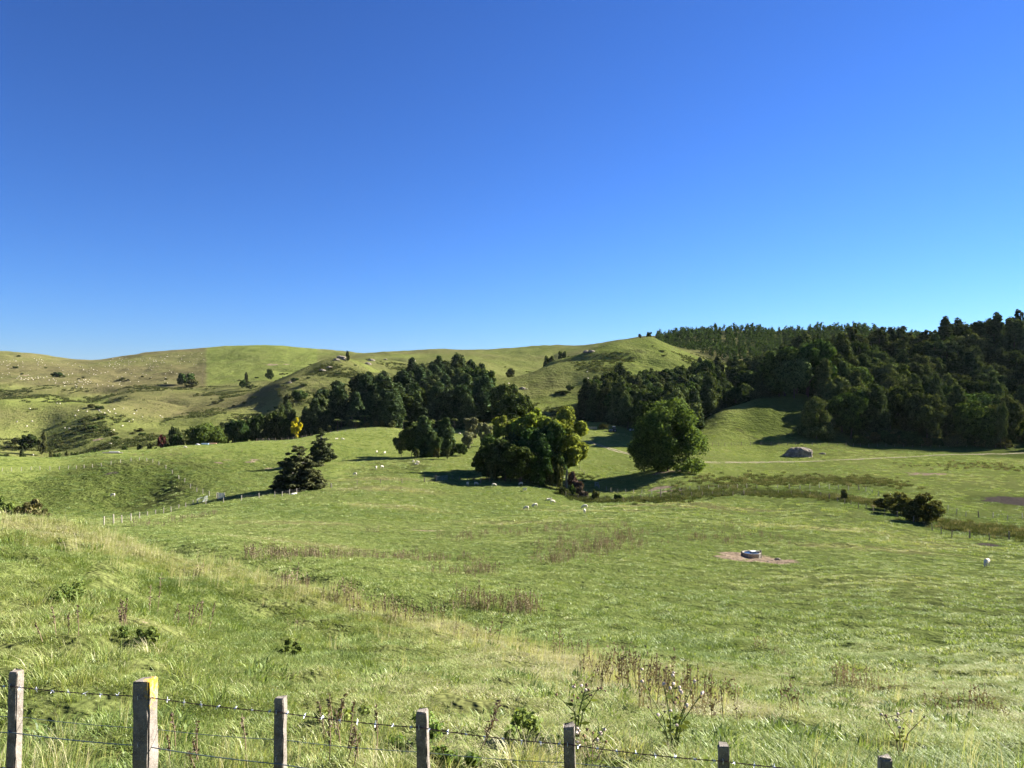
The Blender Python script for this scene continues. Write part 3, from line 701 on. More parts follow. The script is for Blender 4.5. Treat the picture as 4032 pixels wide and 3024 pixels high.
# ------------------------------------------------------------------ the woods
def scatter(poly_fn, n, dmin, x0, x1, y0, y1, rg, have):
    out = []
    for _ in range(n * 30):
        x, y = rg.uniform(x0, x1), rg.uniform(y0, y1)
        if not poly_fn(x, y): continue
        if any((x - a) ** 2 + (y - b) ** 2 < dmin * dmin for a, b in have): continue
        have.append((x, y)); out.append((x, y))
        if len(out) >= n: break
    return out
rw = np.random.default_rng(5)
def col(x, y): return CX + FPX * x / y
def interp(x, pts): return float(np.interp(x, [p[0] for p in pts], [p[1] for p in pts]))
# middle wood: between the valley floor and the crest of its slope
mw_lo = [(1240, 372), (1500, 368), (1700, 372), (2000, 372), (2100, 376)]
mw_hi = [(1240, 405), (1330, 430), (1450, 450), (1560, 490), (1640, 560), (1750, 590), (1850, 600), (1895, 590), (1910, 430), (2100, 382)]
inmw = lambda x, y: 1240 < col(x, y) < 2100 and interp(col(x, y), mw_lo) < y < interp(col(x, y), mw_hi)
have = []
for i, (x, y) in enumerate(scatter(inmw, 100, 7.2, -110, 20, 365, 620, rw, have)):
    p = (x, y, gz(x, y))
    k = ('pod0', 'pod1', 'pod2', 'pod3', 'olive0', 'pod3', 'bush0')[int(rw.integers(7))]
    h = rw.uniform(16, 25) * (0.62 if y > 540 else 1.0) * (0.8 if y < 380 else 1)
    front = y < 400; c = col(x, y)
    wh = 'beside the golden tree end' if c < 1450 else 'above the small clump' if c < 1700 else 'against the grassy hill' if c > 1880 else 'in the wood centre'
    kind = 'rounded dark' if k == 'bush0' else 'olive conical' if k == 'olive0' else 'dark conical'
    tree('podocarp_tree', '%s evergreen %s of the middle wood, %s' % (kind, 'in the front row' if front else 'on the upper slope' if y > 500 else 'in the thick', wh), k, p, h, h * rw.uniform(0.66, 0.95), group='%s evergreens of the middle wood, %s, %s' % (kind, 'front' if front else 'upper' if y > 500 else 'thick', wh))
# tree ferns and low growth along the foot of the middle wood
for i in range(22):
    px = rw.uniform(1320, 2060); Y = rw.uniform(350, 374)
    p = on(px, Y)
    tree('tree_fern', 'tree fern with pale spreading fronds at the foot of the middle wood', 'fern%d' % (i % 2), p, rw.uniform(2.5, 6.5), rw.uniform(3, 6.5), cat='tree fern', group='tree ferns along the middle wood')
for px, Y, w in ((1330,352,30),(1380,354,28),(1405,352,26),(1440,356,34),(1475,350,26),(1500,354,30),(1545,352,36),(1300,352,26)):
    tree('gully_bush', 'grey-green bush on the near edge of the middle wood', 'lowbush1', on(px, Y + rw.uniform(0, 14)), rw.uniform(2, 4.5), w / FPX * Y, cat='bush', group='bushes edging the middle wood')
# wood on the far side of the valley, below the grassy hill
lo2 = [(2290, 375), (2420, 372), (2490, 350), (2550, 312), (2700, 318), (2780, 350)]
hi2 = [(2290, 410), (2370, 470), (2500, 520), (2650, 545), (2800, 640)]
in2 = lambda x, y: 2290 < col(x, y) < 2790 and interp(col(x, y), lo2) < y < interp(col(x, y), hi2)
for i, (x, y) in enumerate(scatter(in2, 90, 7.0, 30, 170, 305, 640, rw, have)):
    k = ('bush0', 'bush2', 'olive0', 'pod2', 'olive2', 'bush1')[int(rw.integers(6))]
    h = rw.uniform(15, 25) * (0.68 if y > 500 else 1); c = col(x, y)
    wh = 'behind the valley clump' if c < 2400 else 'behind the big lone tree' if c > 2600 else 'above the parked tractor'
    tier = 'front' if y < 425 else 'rear'
    tree('evergreen_tree', '%s dark evergreen below the round grassy hill, %s, %s' % ('rounded' if 'bush' in k else 'conical', tier, wh), k, (x, y, gz(x, y)), h, h * rw.uniform(0.6, 0.85), group='%s evergreens below the grassy hill, %s, %s' % ('rounded' if 'bush' in k else 'conical', tier, wh))
# big wood on the right-hand hill
lo3 = [(2760, 400), (2900, 422), (3050, 410), (3120, 375), (3150, 366), (3285, 362), (3310, 336), (3360, 332), (3700, 330), (4100, 331), (5200, 331)]
hi3 = [(2760, 530), (2900, 545), (3100, 575), (3300, 570), (3700, 575), (4100, 600), (5200, 600)]
in3 = lambda x, y: 2760 < col(x, y) < 4450 and interp(col(x, y), lo3) < y < interp(col(x, y), hi3)
spots = scatter(in3, 300, 8.0, 100, 480, 328, 650, rw, have)
spots.sort(key=lambda s: s[1])
for i, (x, y) in enumerate(spots):
    c = col(x, y)
    ks = ('bush0', 'bush1', 'bush2', 'bush3', 'pod3', 'olive0', 'bush2', 'bush1', 'olive2') if y < 430 else ('bush0', 'bush2', 'spire2', 'bush1', 'olive2', 'bush1', 'bush3', 'spire1', 'pod3')
    k = ks[int(rw.integers(len(ks)))]
    h = rw.uniform(17, 29) * (1.08 if 'spire' in k else 0.85 if 'bush' in k else 1.0)
    if c < 2990: h *= 0.80
    if 3060 < c < 3340 and y < 450: h *= 1.28
    if c > 3700 and y > 420: h *= 1.22
    kind = 'spiky tall' if 'spire' in k else 'rounded' if 'bush' in k else 'conical'
    wh = 'above the grassy spur' if c < 3000 else 'at the spur top' if c < 3150 else 'behind the lone round evergreen' if c < 3300 else 'beyond the boulder' if c < 3620 else 'right of the boulder' if c < 3840 else 'around the pale-trunked tree' if c < 4040 else 'past the pale-trunked tree'
    z = 'at the foot' if y < 400 else 'halfway up' if y < 470 else 'near the top'
    tree('forest_tree', '%s dark evergreen %s of the big wood, %s' % (kind, z, wh), k, (x, y, gz(x, y)), h, h * (rw.uniform(0.75, 1.05) if 'bush' in k else rw.uniform(0.5, 0.72)), group='%s evergreens %s of the big wood, %s' % (kind, z, wh))
# understorey along the edge of the big wood
for i in range(60):
    px = rw.uniform(3310, 4200); Y = rw.uniform(325, 345)
    wh = 'behind the boulder' if px < 3420 else 'before the pale-trunked tree' if px > 3800 else 'midway'
    tree('forest_bush', 'dark low bush along the foot of the big wood, ' + wh, ('lowbush0', 'lowbush1')[i % 2], on(px, Y), rw.uniform(3, 6), rw.uniform(5, 9), cat='bush', group='bushes along the foot of the big wood, ' + wh)

# the wooded ridge far behind: one unbroken mass
def canopy(name, pts, seed, per=110):
    rg = np.random.default_rng(seed); Vs = []
    for (x, y, z, h, w) in pts:
        cl = []
        for k in range(9):
            t = 0.15 + 0.8 * k / 9; R = w / 2 * (1 - t) ** .4; a = rg.uniform(0, 6.28); e = w * .2
            cl.append((x + R * .6 * math.cos(a), y + R * .6 * math.sin(a), z + h * t, e, e, e * 1.5))
        Vs.append(sprays(cl, per, w * .16, rg, up=.4, shell=.5, aspect=1.6))
    o = link(name, quads_mesh(name, np.concatenate(Vs), L_dark)); o['kind'] = 'stuff'
    return o
inr = lambda x, y: 2590 < col(x, y) < 4300 and interp(col(x, y), [(2590, 800), (2700, 760), (2900, 720), (3400, 680), (4300, 640)]) < y < 960
pts = []
for x, y in scatter(inr, 1700, 5.2, 140, 720, 640, 960, rw, []):
    h = rw.uniform(6, 13); pts.append((x, y, gz(x, y) - 1, h, h * rw.uniform(.5, .7)))
canopy('distant_forest', pts, 4)
# ------------------------------------------------------------------ fence at the verge: concrete posts, barbed and plain wire
def concrete_mat(name, lichen):
    b = NT(name); tc = b.n('ShaderNodeTexCoord').outputs['Object']
    f = b.noise(tc, 9, 5, 0.65); f2 = b.noise(tc, 90, 3, 0.7)
    c = b.ramp(f, (0.3, (0.10, 0.085, 0.068)), (0.55, (0.19, 0.165, 0.138)), (0.75, (0.28, 0.25, 0.215)))
    c = b.mix(b.math('MULTIPLY', b.math('GREATER_THAN', f2, 0.58), 0.5), c, (0.34, 0.31, 0.27))
    sx = b.n('ShaderNodeSeparateXYZ'); b.l(tc, sx.inputs[0])
    if lichen:
        up = b.math('ADD', b.math('ADD', b.math('MULTIPLY', sx.outputs[2], 0.75), b.math('MULTIPLY', sx.outputs[0], 2.2)), lichen)      # lichen sits near the top
        k = b.math('MULTIPLY', b.math('SUBTRACT', b.math('ADD', b.noise(tc, 26, 6, 0.72), up), 0.585), 7.0, clamp=True)
        ye = b.ramp(b.noise(tc, 60, 3), (0.3, (0.36, 0.21, 0.012)), (0.7, (0.62, 0.40, 0.03)))
        c = b.mix(k, c, ye)
    p = b.n('ShaderNodeBsdfPrincipled', i_Roughness=0.92); p.inputs['Specular IOR Level'].default_value = 0.15
    b.l(c, p.inputs['Base Color']); b.l(b.bump(b.math('ADD', f2, f), 0.6, 0.012), p.inputs['Normal'])
    return b.finish(p.outputs[0])
M_conc = concrete_mat('weathered_concrete', 0.0)
M_lich = concrete_mat('lichened_concrete', 0.07)
M_lich2 = concrete_mat('stained_concrete', -0.015)
M_rust = plain('rusty_wire', (0.115, 0.062, 0.045), 0.75, 0.5, 60, 0.3)
M_barb = plain('bright_barb', (0.55, 0.56, 0.58), 0.45, 0.2, 90, 0.5, 0.6)
M_galv = plain('dull_wire', (0.16, 0.20, 0.19), 0.5, 0.3, 30, 0.5, 0.4)
D2 = 4032 / 2212.0
fd = Vector((1.068, -0.125, 0)).normalized(); fang = math.atan2(fd.y, fd.x)
fence = thing('wire_fence', 'barbed wire fence on square concrete posts along the verge in front', 'fence', (-3.86, 6.0, gz(-3.86, 6.0)))
FI = Matrix.Translation(-Vector(fence.location))
def fpos(k): return (-0.644 * 6 + 1.068 * k, 6 - 0.125 * k)
tops = {-1: 1430, 0: 1448, 1: 1466, 2: 1505, 3: 1533, 4: 1568, 5: 1608, 6: 1636, 7: 1660}
def dz(y, d): return -(y * D2 - HY) / FPX * d
import bmesh
for k in range(-1, 8):
    x, y = fpos(k); w = 0.135 if k == 1 else (0.078, 0.072, 0.075, 0.080)[k % 4]
    zt = dz(tops[k], y); zb = gz(x, y) - 0.3
    bm = bmesh.new(); bmesh.ops.create_cube(bm, size=1.0)
    for v in bm.verts:
        v.co = Vector((v.co.x * w, v.co.y * w, -(zt - zb) if v.co.z < 0 else 0.0))
    bmesh.ops.subdivide_edges(bm, edges=[e for e in bm.edges if abs(e.verts[0].co.z - e.verts[1].co.z) > 0.1], cuts=14, use_grid_fill=True)
    bmesh.ops.bevel(bm, geom=[e for e in bm.edges if e.is_manifold and e.calc_face_angle(0) > 0.5], offset=w * 0.09, segments=2, affect='EDGES')
    rgp = np.random.default_rng(300 + k)
    for v in bm.verts:
        v.co.x += rgp.normal() * w * 0.022; v.co.y += rgp.normal() * w * 0.022
        if v.co.z > -0.02: v.co.z += rgp.normal() * 0.007 + (0.014 if k == 1 else 0.008) * (v.co.x / w)
    me = bpy.data.meshes.new('post'); bm.to_mesh(me); bm.free()
    me.materials.append({1: M_lich, 0: M_lich2}.get(k, M_conc))
    o = link('post', me, fence, Vector((x, y, zt)) - Vector(fence.location))
    o.rotation_euler = (rgp.normal() * 0.01, 0.035 if k == 0 else rgp.normal() * 0.012, fang)
    if k == 1: o['label'] = 'thick post blotched with yellow lichen'
def wire_path(pts, step, off):
    out = []
    for (k0, y0), (k1, y1) in zip(pts[:-1], pts[1:]):
        a = Vector((*fpos(k0), 0)); b = Vector((*fpos(k1), 0)); a.z = dz(y0, a.y); b.z = dz(y1, b.y)
        n = max(2, int((b - a).length / step))
        for i in range(n): 
            t = i / n; p = a.lerp(b, t); p.z -= 0.03 * (b - a).length * 4 * t * (1 - t) * 0.35
            out.append(p + Vector((fd.y, -fd.x, 0)) * off)
    return out
def barbed(pts, off):
    path = wire_path(pts, 0.022, off)
    m = MB()
    for ph in (0, math.pi):
        m.tube([p + Vector((0, math.cos(i * 1.15 + ph) * 0.0028, math.sin(i * 1.15 + ph) * 0.0028)) for i, p in enumerate(path)], 0.0024, 4)
    w = m.mesh('barbed_wire', M_rust)
    o = link('barbed_wire', w, fence); o.matrix_parent_inverse = FI
    m = MB(); rgb_ = np.random.default_rng(12)
    for i in range(3, len(path), 6):
        p = path[i]
        m.tube([p - fd * 0.008, p + fd * 0.008], 0.0062, 5)
        for s in range(4):
            d = Vector((rgb_.normal() * 0.4, rgb_.normal(), rgb_.normal())).normalized()
            m.tube([p, p + d * 0.026], [0.0026, 0.001], 4)
    b = link('barb', m.mesh('barb', M_barb), o); b['kind'] = 'stuff'
M_staple = plain('staple', (0.5, 0.5, 0.5), 0.5, 0.2, 50, 0.5, 0.6)
for po in [c for c in fence.children if c.name.startswith('post')]:
    k = round((po.matrix_basis.translation.x + fence.location.x + 0.644 * 6) / 1.068)
    ytop = {-1: 1454, 0: 1478, 1: 1499, 2: 1533, 3: 1566, 4: 1602, 5: 1638, 6: 1669, 7: 1700}[k]
    for yw in (ytop, ytop + 100):
        zl = dz(yw, fpos(k)[1]) - (po.location.z + fence.location.z)
        m = MB(); m.tube([(-.012, -.034, zl + .014), (-.012, -.056, zl + .014), (-.010, -.058, zl), (-.012, -.056, zl - .014), (-.012, -.034, zl - .014)], .0028, 4)
        me = m.mesh('staple', M_staple)
        if k == 1:
            for v in me.vertices: v.co.y -= .028
        link('staple', me, po)
barbed([(-1, 1454), (0, 1478), (1, 1499), (2, 1533), (3, 1566), (4, 1602), (5, 1638), (6, 1669), (7, 1700)], 0.045)
barbed([(-1, 1630), (0, 1653), (1, 1682), (2, 1722), (3, 1765)], 0.045)
def plainwire(pts, off, r):
    m = MB(); m.tube(wire_path(pts, 0.15, off), r, 5)
    o = link('plain_wire', m.mesh('plain_wire', M_galv), fence); o.matrix_parent_inverse = FI
plainwire([(-1, 1556), (0, 1577), (1, 1605), (2, 1644), (3, 1680), (4, 1716), (5, 1752)], 0.045, 0.0040)
plainwire([(-1, 1534), (0, 1555), (1, 1580), (2, 1605), (3, 1632), (4, 1655), (5, 1680)], -0.05, 0.0026)

# ------------------------------------------------------------------ farm fences
M_post = plain('pale_post', (0.36, 0.32, 0.25), 0.9, 0.35, 5, 0.1)
M_postd = plain('weathered_shaded_post', (0.20, 0.16, 0.12), 0.9, 0.35, 5, 0.1)
M_thin = plain('fence_wire', (0.14, 0.14, 0.13), 0.95, 0.2, 5, 0.0, 0.0)
def post_mesh(r, h, mat):
    m = MB(); m.tube([(0, 0, -0.35), (0, 0, h * .97), (0, 0, h)], [r, r * .93, r * .7], 6); return m.mesh('post', mat)
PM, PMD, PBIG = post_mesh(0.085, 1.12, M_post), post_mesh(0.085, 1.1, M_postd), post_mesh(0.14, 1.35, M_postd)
def farm_fence(label, pts, mesh=None, near=0, far=1e9, big=(), wires=True, sc=1.0, lean=0.05, world_pts=None):
    P3 = world_pts or [at(px, py, near, far) for px, py in pts]
    f = thing('post_and_wire_fence', label, 'fence', P3[0])
    for i, p in enumerate(P3):
        o = link('post', PBIG if i in big else (mesh or PM), f, p - P3[0])
        o.rotation_euler = (float(rng.normal()) * lean, float(rng.normal()) * lean, float(rng.uniform(0, 6)))
        o.scale = (sc, sc, sc * float(rng.uniform(0.9, 1.08)))
    if wires and len(P3) > 1:
        m = MB()
        for hgt in (0.25, 0.5, 0.75, 0.98):
            m.tube([p - P3[0] + Vector((0, -0.09, hgt * sc)) for p in P3], 0.005, 3)
        link('wire', m.mesh('wire', M_thin), f)
    return f
c1 = lambda x, y: (x * 0.45208, 1300 + y * 0.45208)
c2 = lambda x, y: (1000 + x * 0.45208, 1300 + y * 0.45208)
c3 = lambda x, y: (2000 + x * 0.45208, 1700 + y * 0.45208)
c4 = lambda x, y: (3032 + x * 0.45208, 1700 + y * 0.45208)
c5 = lambda x, y: (1060 + x * 0.16873, 1680 + y * 0.16873)
farm_fence('fence of pale posts over the dark-faced hillock and down to the timber gate',
    [c1(*a) for a in ((17,1232),(99,1228),(184,1226),(269,1222),(349,1218),(434,1217),(516,1215),(596,1212),(665,1208),(732,1202),(805,1197),(884,1188),(966,1170),(1050,1156),(1140,1142),(1213,1138),(1278,1143),(1331,1152),(1384,1175),(1445,1212),(1500,1250),(1558,1296),(1608,1328),(1658,1378),(1714,1408),(1765,1426),(1822,1444),(1885,1462))], near=150, far=262)
farm_fence('line of short pale posts crossing the hollow from the bank weeds to the metal gate',
    [c1(*a) for a in ((905,1698),(988,1686),(1061,1678),(1140,1662),(1212,1643),(1284,1620),(1353,1608),(1424,1594),(1490,1582),(1556,1557),(1618,1548),(1682,1524),(1716,1514))], near=60, sc=0.95)
farm_fence('fence of pale posts passing under the low boughs of the broad layered tree',
    [(810,1985),(880,1980),(950,1972),(1020,1962),c5(125,1640),c5(300,1630),c5(468,1588),c5(645,1553),c5(808,1508),c5(995,1462),c5(1228,1440),c5(1457,1430)], near=100)
farm_fence('low fence on the mound, from the layered tree to the dark clump', [c2(*a) for a in ((670,1372),(900,1345),(1100,1335),(1290,1333),(1485,1325),(1588,1314))] + [c2(*a) for a in ((1726,1300),(1792,1305),(1858,1310),(1918,1315),(1975,1330))], mesh=PMD, near=100, big=(4, 5, 10))
farm_fence('fence along the front of the dark valley clump', [(1893,1899),(1927,1897),(1965,1895),(2010,1890),(2055,1886),(2121,1881),(2155,1879),(2176,1884),(2198,1888)], mesh=PMD, near=120, big=(8,))
farm_fence('fence on the near bank of the stream', [c3(*a) for a in ((466,545),(501,560),(538,572),(612,585),(696,590),(770,595),(848,602),(924,606),(1003,606),(1080,600),(1157,588),(1232,582),(1327,578),(1420,574),(1510,570),(1600,566),(1690,564),(1780,562),(1870,560),(1960,558),(2054,555),(2152,550))] + [c4(*a) for a in ((70,545),(188,550),(279,556),(352,563),(437,570),(517,587),(587,608),(650,630),(706,642),(770,668),(836,674),(900,692),(1000,715),(1108,742),(1250,790),(1413,862),(1492,892),(1583,922),(1740,927),(1911,942),(2083,940),(2240,945))], mesh=PMD, near=100, far=215, big=(0, 12, 20, 27, 40, 42))
farm_fence('fence on the far bank of the stream', [c3(*a) for a in ((760,470),(797,495),(858,512),(897,525),(957,530),(1026,535),(1096,537),(1166,540),(1252,543),(1333,545),(1416,520),(1500,525),(1583,515),(1665,512),(1750,505),(1833,500),(1915,495),(1998,492),(2081,490),(2168,492))] + [c4(*a) for a in ((65,496),(166,496),(263,502),(346,492),(430,490),(515,498),(598,498),(684,508),(775,510),(833,517),(889,541),(946,560),(1050,580),(1160,605),(1260,632),(1370,660),(1470,687),(1548,683),(1624,722),(1705,737),(1818,748),(1941,757),(2070,772),(2200,755))], mesh=PM, near=120, far=260, big=(9, 28, 40))
farm_fence('fence of posts darkened for shade along the foot of the big wood, behind the boulder',
    [(2781,1755),(2805,1755),(2830,1755),(2854,1755),(2879,1754)] + [(3032 + x * .45208, 1180 + y * .45208) for x, y in ((-250,1268),(-170,1268),(-80,1268),(8,1270),(78,1270),(152,1268),(223,1268),(295,1268),(367,1270),(440,1272),(513,1274),(588,1276),(661,1278),(727,1278),(787,1278),(860,1280),(935,1280),(1010,1282),(1086,1284),(1162,1285),(1242,1286),(1320,1287),(1398,1285),(1477,1284),(1555,1283),(1633,1283),(1712,1281),(1797,1280),(1880,1285),(1965,1292),(2050,1300),(2135,1305),(2220,1310))], mesh=PMD, near=200, sc=1.15)  # darker post material stands in for the shade of the wood
farm_fence('fence of thin dark posts along the pasture crest below the golden tree', [(1010,1738),(1035,1736),(1060,1733),(1085,1731),(1110,1728),(1135,1726),(1154,1724),(1172,1723),(1189,1722),(1206,1720),(1224,1719),(1300,1706),(1330,1703),(1360,1701),(1400,1698),(1440,1696),(1480,1694),(1520,1692)], mesh=PMD, near=200, far=360)
farm_fence('boundary fence dividing the brown sheep hill from the green one', [(812,1388),(811,1396),(811,1404),(811,1412),(811,1420),(810,1429),(810,1438),(809,1446),(803,1452),(800,1460),(799,1470),(798,1480),(797,1490),(796,1500),(796,1510),(796,1520)], mesh=PMD, near=700, far=1150, sc=1.4)
farm_fence('small fence climbing from the stream bend beside the pale trunk', [c3(*a) for a in ((690,385),(665,370),(645,352),(628,330),(612,310),(600,290))], mesh=PMD, near=180)
ridge_w = [on(px, Y) for px, Y in ((2352,650),(2378,653),(2405,656),(2433,661),(2465,665),(2500,670),(2530,674),(2580,674),(2605,672),(2630,670),(2655,672),(2680,674))]
farm_fence('fence along the skyline ridge of the round grassy hill', None, mesh=PMD, world_pts=ridge_w, sc=1.3)

# ------------------------------------------------------------------ gates
M_white = plain('weathered_white_board', (0.62, 0.58, 0.52), 0.8, 0.2, 4, 0.2)
M_steel = plain('galvanised', (0.26, 0.28, 0.285), 0.85, 0.15, 20, 0.1, 0.0)
def pipe_gate(label, a, b, sag=0.0):
    g = thing('metal_gate', label, 'gate', a)
    d = b - a; L = d.length
    u = d.normalized()
    up = Vector((0, 0, 1))
    fr = MB()
    for h in (0.12, 1.12): fr.tube([u * 0.0 + up * h, u * L + up * h + Vector((0, 0, 0))], 0.032, 6)
    for t in (0, 0.5, 1): fr.tube([u * (L * t) + up * 0.12, u * (L * t) + up * 1.12], 0.032, 6)
    fr.build('frame', M_steel, g)
    for h in (0.32, 0.52, 0.72, 0.92):
        r = MB(); r.tube([up * h, u * L + up * h], 0.02, 5); r.build('rail', M_steel, g)
    br = MB(); br.tube([up * 0.12 + u * L * 0.5, u * L + up * 1.12], 0.025, 5); br.build('brace', M_steel, g)
    return g
pipe_gate('galvanised metal gate at the end of the short pale posts', at(778, 1984, 60), at(817, 1972, 60))
pipe_gate('metal gate on the mound beside the two stout posts', at(1720, 1894, 100), at(1761, 1889, 100))
def board_gate(label, a, b):
    g = thing('timber_gate', label, 'gate', a)
    d = b - a; L = d.length; u = d.normalized(); n = Vector((-u.y, u.x, 0)); up = Vector((0, 0, 1))
    R = Matrix((u, n, up)).transposed()
    for s in (-0.12, L + 0.12):
        m = MB(); m.tube([u * s + up * -.3, u * s + up * 1.45], [0.12, 0.10], 8); m.build('gate_post', M_post, g)
    for h in (0.16, 0.44, 0.72, 1.0, 1.25):
        m = MB(); m.box(u * L / 2 + up * h, (L, 0.035, 0.19), R); m.build('board', M_white, g)
    m = MB(); m.box(u * L / 2 + up * 0.7 + n * -0.04, (0.12, 0.04, 1.25), R); m.build('upright', M_white, g)
a = at(859, 1964, 100); board_gate('white timber board gate between two posts in front of the tree shadow', a, a + Vector((1.45, -0.35, 0)))
st = thing('stile', 'pale blue-grey stile frame at the head of the stream fence', 'stile', at(2343, 1918, 150))
for x in (0, .9):
    m = MB(); m.box((x, 0, .6), (.12, .12, 1.5)); m.build('upright', M_steel, st)
for z in (.4, .8, 1.25):
    m = MB(); m.box((.45, -.09, z), (1.0, .06, .14)); m.build('step', M_steel, st)

# ------------------------------------------------------------------ round concrete water trough
tp = at(2958, 2197)
tr = thing('water_trough', 'round concrete water trough standing on bare trodden earth', 'trough', tp, 0.25)
TS = 70 / FPX * tp.y / 2.0                         # radius from its surveyed width
M_tconc = plain('trough_concrete', (0.20, 0.18, 0.145), 0.9, 0.4, 7, 0.2, 0, 0.4)
m = MB(); h = TS * 0.62
m.lathe([(TS * 0.96, -0.1), (TS, h * .9), (TS * 1.02, h), (TS * .99, h * 1.05), (TS * .90, h * 1.04), (TS * .86, h * .9), (TS * .82, h * .12), (0.02, h * .1)], 40, closed=False)
m.build('basin', M_tconc, tr, True)
b = NT('trough_water'); p = b.n('ShaderNodeBsdfPrincipled', i_Roughness=0.04); p.inputs['Base Color'].default_value = (0.012, 0.02, 0.028, 1); p.inputs['IOR'].default_value = 1.33
b.l(b.bump(b.noise(b.n('ShaderNodeTexCoord').outputs['Object'], 6, 2), 0.04, 0.02), p.inputs['Normal']); M_water = b.finish(p.outputs[0])
m = MB(); m.lathe([(TS * .875, h * .93), (0.01, h * .93)], 40, closed=False); m.build('water', M_water, tr)
for a_, s in ((math.pi - .35, 1), (-.25, 1.15), (0.15, .9)):
    m = MB(); m.box((math.cos(a_) * TS * 1.06, math.sin(a_) * TS * 1.06, h * .62 * s), (TS * .20, TS * .24, h * 1.25 * s), Matrix.Rotation(a_, 3, 'Z'), 0.7)
    link('lug', bevel(m.mesh('lug', M_tconc), 0.03), tr)
m = MB(); m.box((TS * .42, TS * .30, h * 1.04), (TS * .62, TS * .50, h * .20), Matrix.Rotation(.2, 3, 'Z')); c_ = m.build('float_cover', plain('pale_cover', (0.6, 0.59, 0.55), 0.7), tr)
m = MB(); m.tube([(TS * .7, TS * .35, h * 1.1), (TS * 1.15, TS * .35, h * 1.12), (TS * 1.2, TS * .35, 0)], 0.03, 6); m.build('pipe', M_steel, tr)

# ------------------------------------------------------------------ boulders and rocks
def rock_mesh(seed, sx, sy, sz, rough=0.28, sub=4, skew=0.0):
    bm = bmesh.new(); bmesh.ops.create_icosphere(bm, subdivisions=sub, radius=1.0)
    P_ = np.array([v.co for v in bm.verts])
    n = fbm(P_[:, 0] * 1.0 + P_[:, 2] * .6, P_[:, 1] * 1.0 - P_[:, 2] * .7, 0.9, 4, seed) + 0.5 * fbm(P_[:, 2] * 3 + P_[:, 0] * .4, P_[:, 0] * .5 + P_[:, 1] * .4, 0.7, 3, seed + 5)
    r = 1 + rough * n
    for v, k, q in zip(bm.verts, r, P_):
        z = q[2] * k
        z = max(z, -0.25)
        v.co = Vector((q[0] * k * sx + skew * z * sx, q[1] * k * sy, z * sz))
    me = bpy.data.meshes.new('rock'); bm.to_mesh(me); bm.free()
    return me
b = NT('ignimbrite'); tc = b.n('ShaderNodeTexCoord').outputs['Object']
f = b.noise(tc, 0.8, 6, 0.7); f2 = b.noise(tc, 3.5, 5, 0.7)
c = b.ramp(f, (0.32, (0.09, 0.076, 0.055)), (0.5, (0.22, 0.185, 0.14)), (0.68, (0.36, 0.31, 0.24)))
c = b.mix(b.math('MULTIPLY', b.math('GREATER_THAN', f2, 0.57), 0.65), c, (0.075, 0.065, 0.05))
c = b.mix(b.math('MULTIPLY', b.math('GREATER_THAN', b.noise(tc, 1.7, 4), 0.60), 0.6), c, (0.13, 0.12, 0.05))
p = b.n('ShaderNodeBsdfPrincipled', i_Roughness=0.95); p.inputs['Specular IOR Level'].default_value = 0.1
b.l(c, p.inputs['Base Color']); b.l(b.bump(b.math('ADD', f, f2), 0.9, 0.5), p.inputs['Normal']); M_rock = b.finish(p.outputs[0])
bp = at(3152, 1798, 200)
me = rock_mesh(3, 5.2, 3.6, 3.3, 0.26, 5, 0.12); me.materials.append(M_rock)
o = link('boulder', me, None, bp + Vector((0, 1.5, 0.1))); tag(o, 'large grey dome-shaped boulder in the flat paddock by the farm track', 'boulder')
me = rock_mesh(9, 1.3, 0.7, 0.5, 0.3, 3); me.materials.append(M_rock)
o = link('rock', me, None, at(3237, 1788, 200)); tag(o, 'small flat dark rock beside the large boulder', 'rock')
for i, (px, py, s, lab) in enumerate(((1341,1410,4.2,'biggest crag on top of the rocky knob'),(1352,1416,2.6,'crag on the sunny side of the rocky knob top'),(1325,1418,2.8,'crag on the shaded side of the rocky knob top'),(1157,1499,2.6,'pale rock at the foot of the shadowed ridge'),(1140,1508,2,'small pale rock below the ridge-foot rock'),
      (1462,1421,4,'flat rock outcrop on the green slope right of the knob'),(1450,1434,3.4,'lower flat rock outcrop on the green slope'),(1518,1416,2,'small rock on the slope beside the outcrops'),(1628,1422,3,'pale stone just above the middle wood'),(2055,1531,2.2,'pale stone on the lower face of the grassy hill'),(2310,1388,3.2,'dark rock face near the top of the grassy hill'),(2330,1386,3,'second rock face near the top of the grassy hill'),(1295,1448,3,'rock on the ridge of the knob'),(1270,1462,3,'lowest rock on the ridge of the knob'))):
    me = rock_mesh(30 + i, s, s * .7, s * .55, 0.35, 3); me.materials.append(M_rock)
    o = link('rock', me, None, at(px, py, 420)); tag(o, lab, 'rock', 'rocks on the far hills')
for i, (px, py, s, lab) in enumerate(((3062,2204,.35,'small stone on the bare earth, away from the trough'),(2972,2212,.16,'pale stone just in front of the trough'),(3024,2212,.14,'pale chip of stone on the trodden earth'),(1152,1947,.5,'white stone lying in the layered tree shadow'),(1162,1944,.4,'smaller white stone in the layered tree shadow'))):
    me = rock_mesh(60 + i, s, s * .8, s * .6, 0.3, 2); me.materials.append(M_rock if i < 3 else M_white)
    o = link('stone', me, None, at(px, py)); tag(o, lab, 'stone')

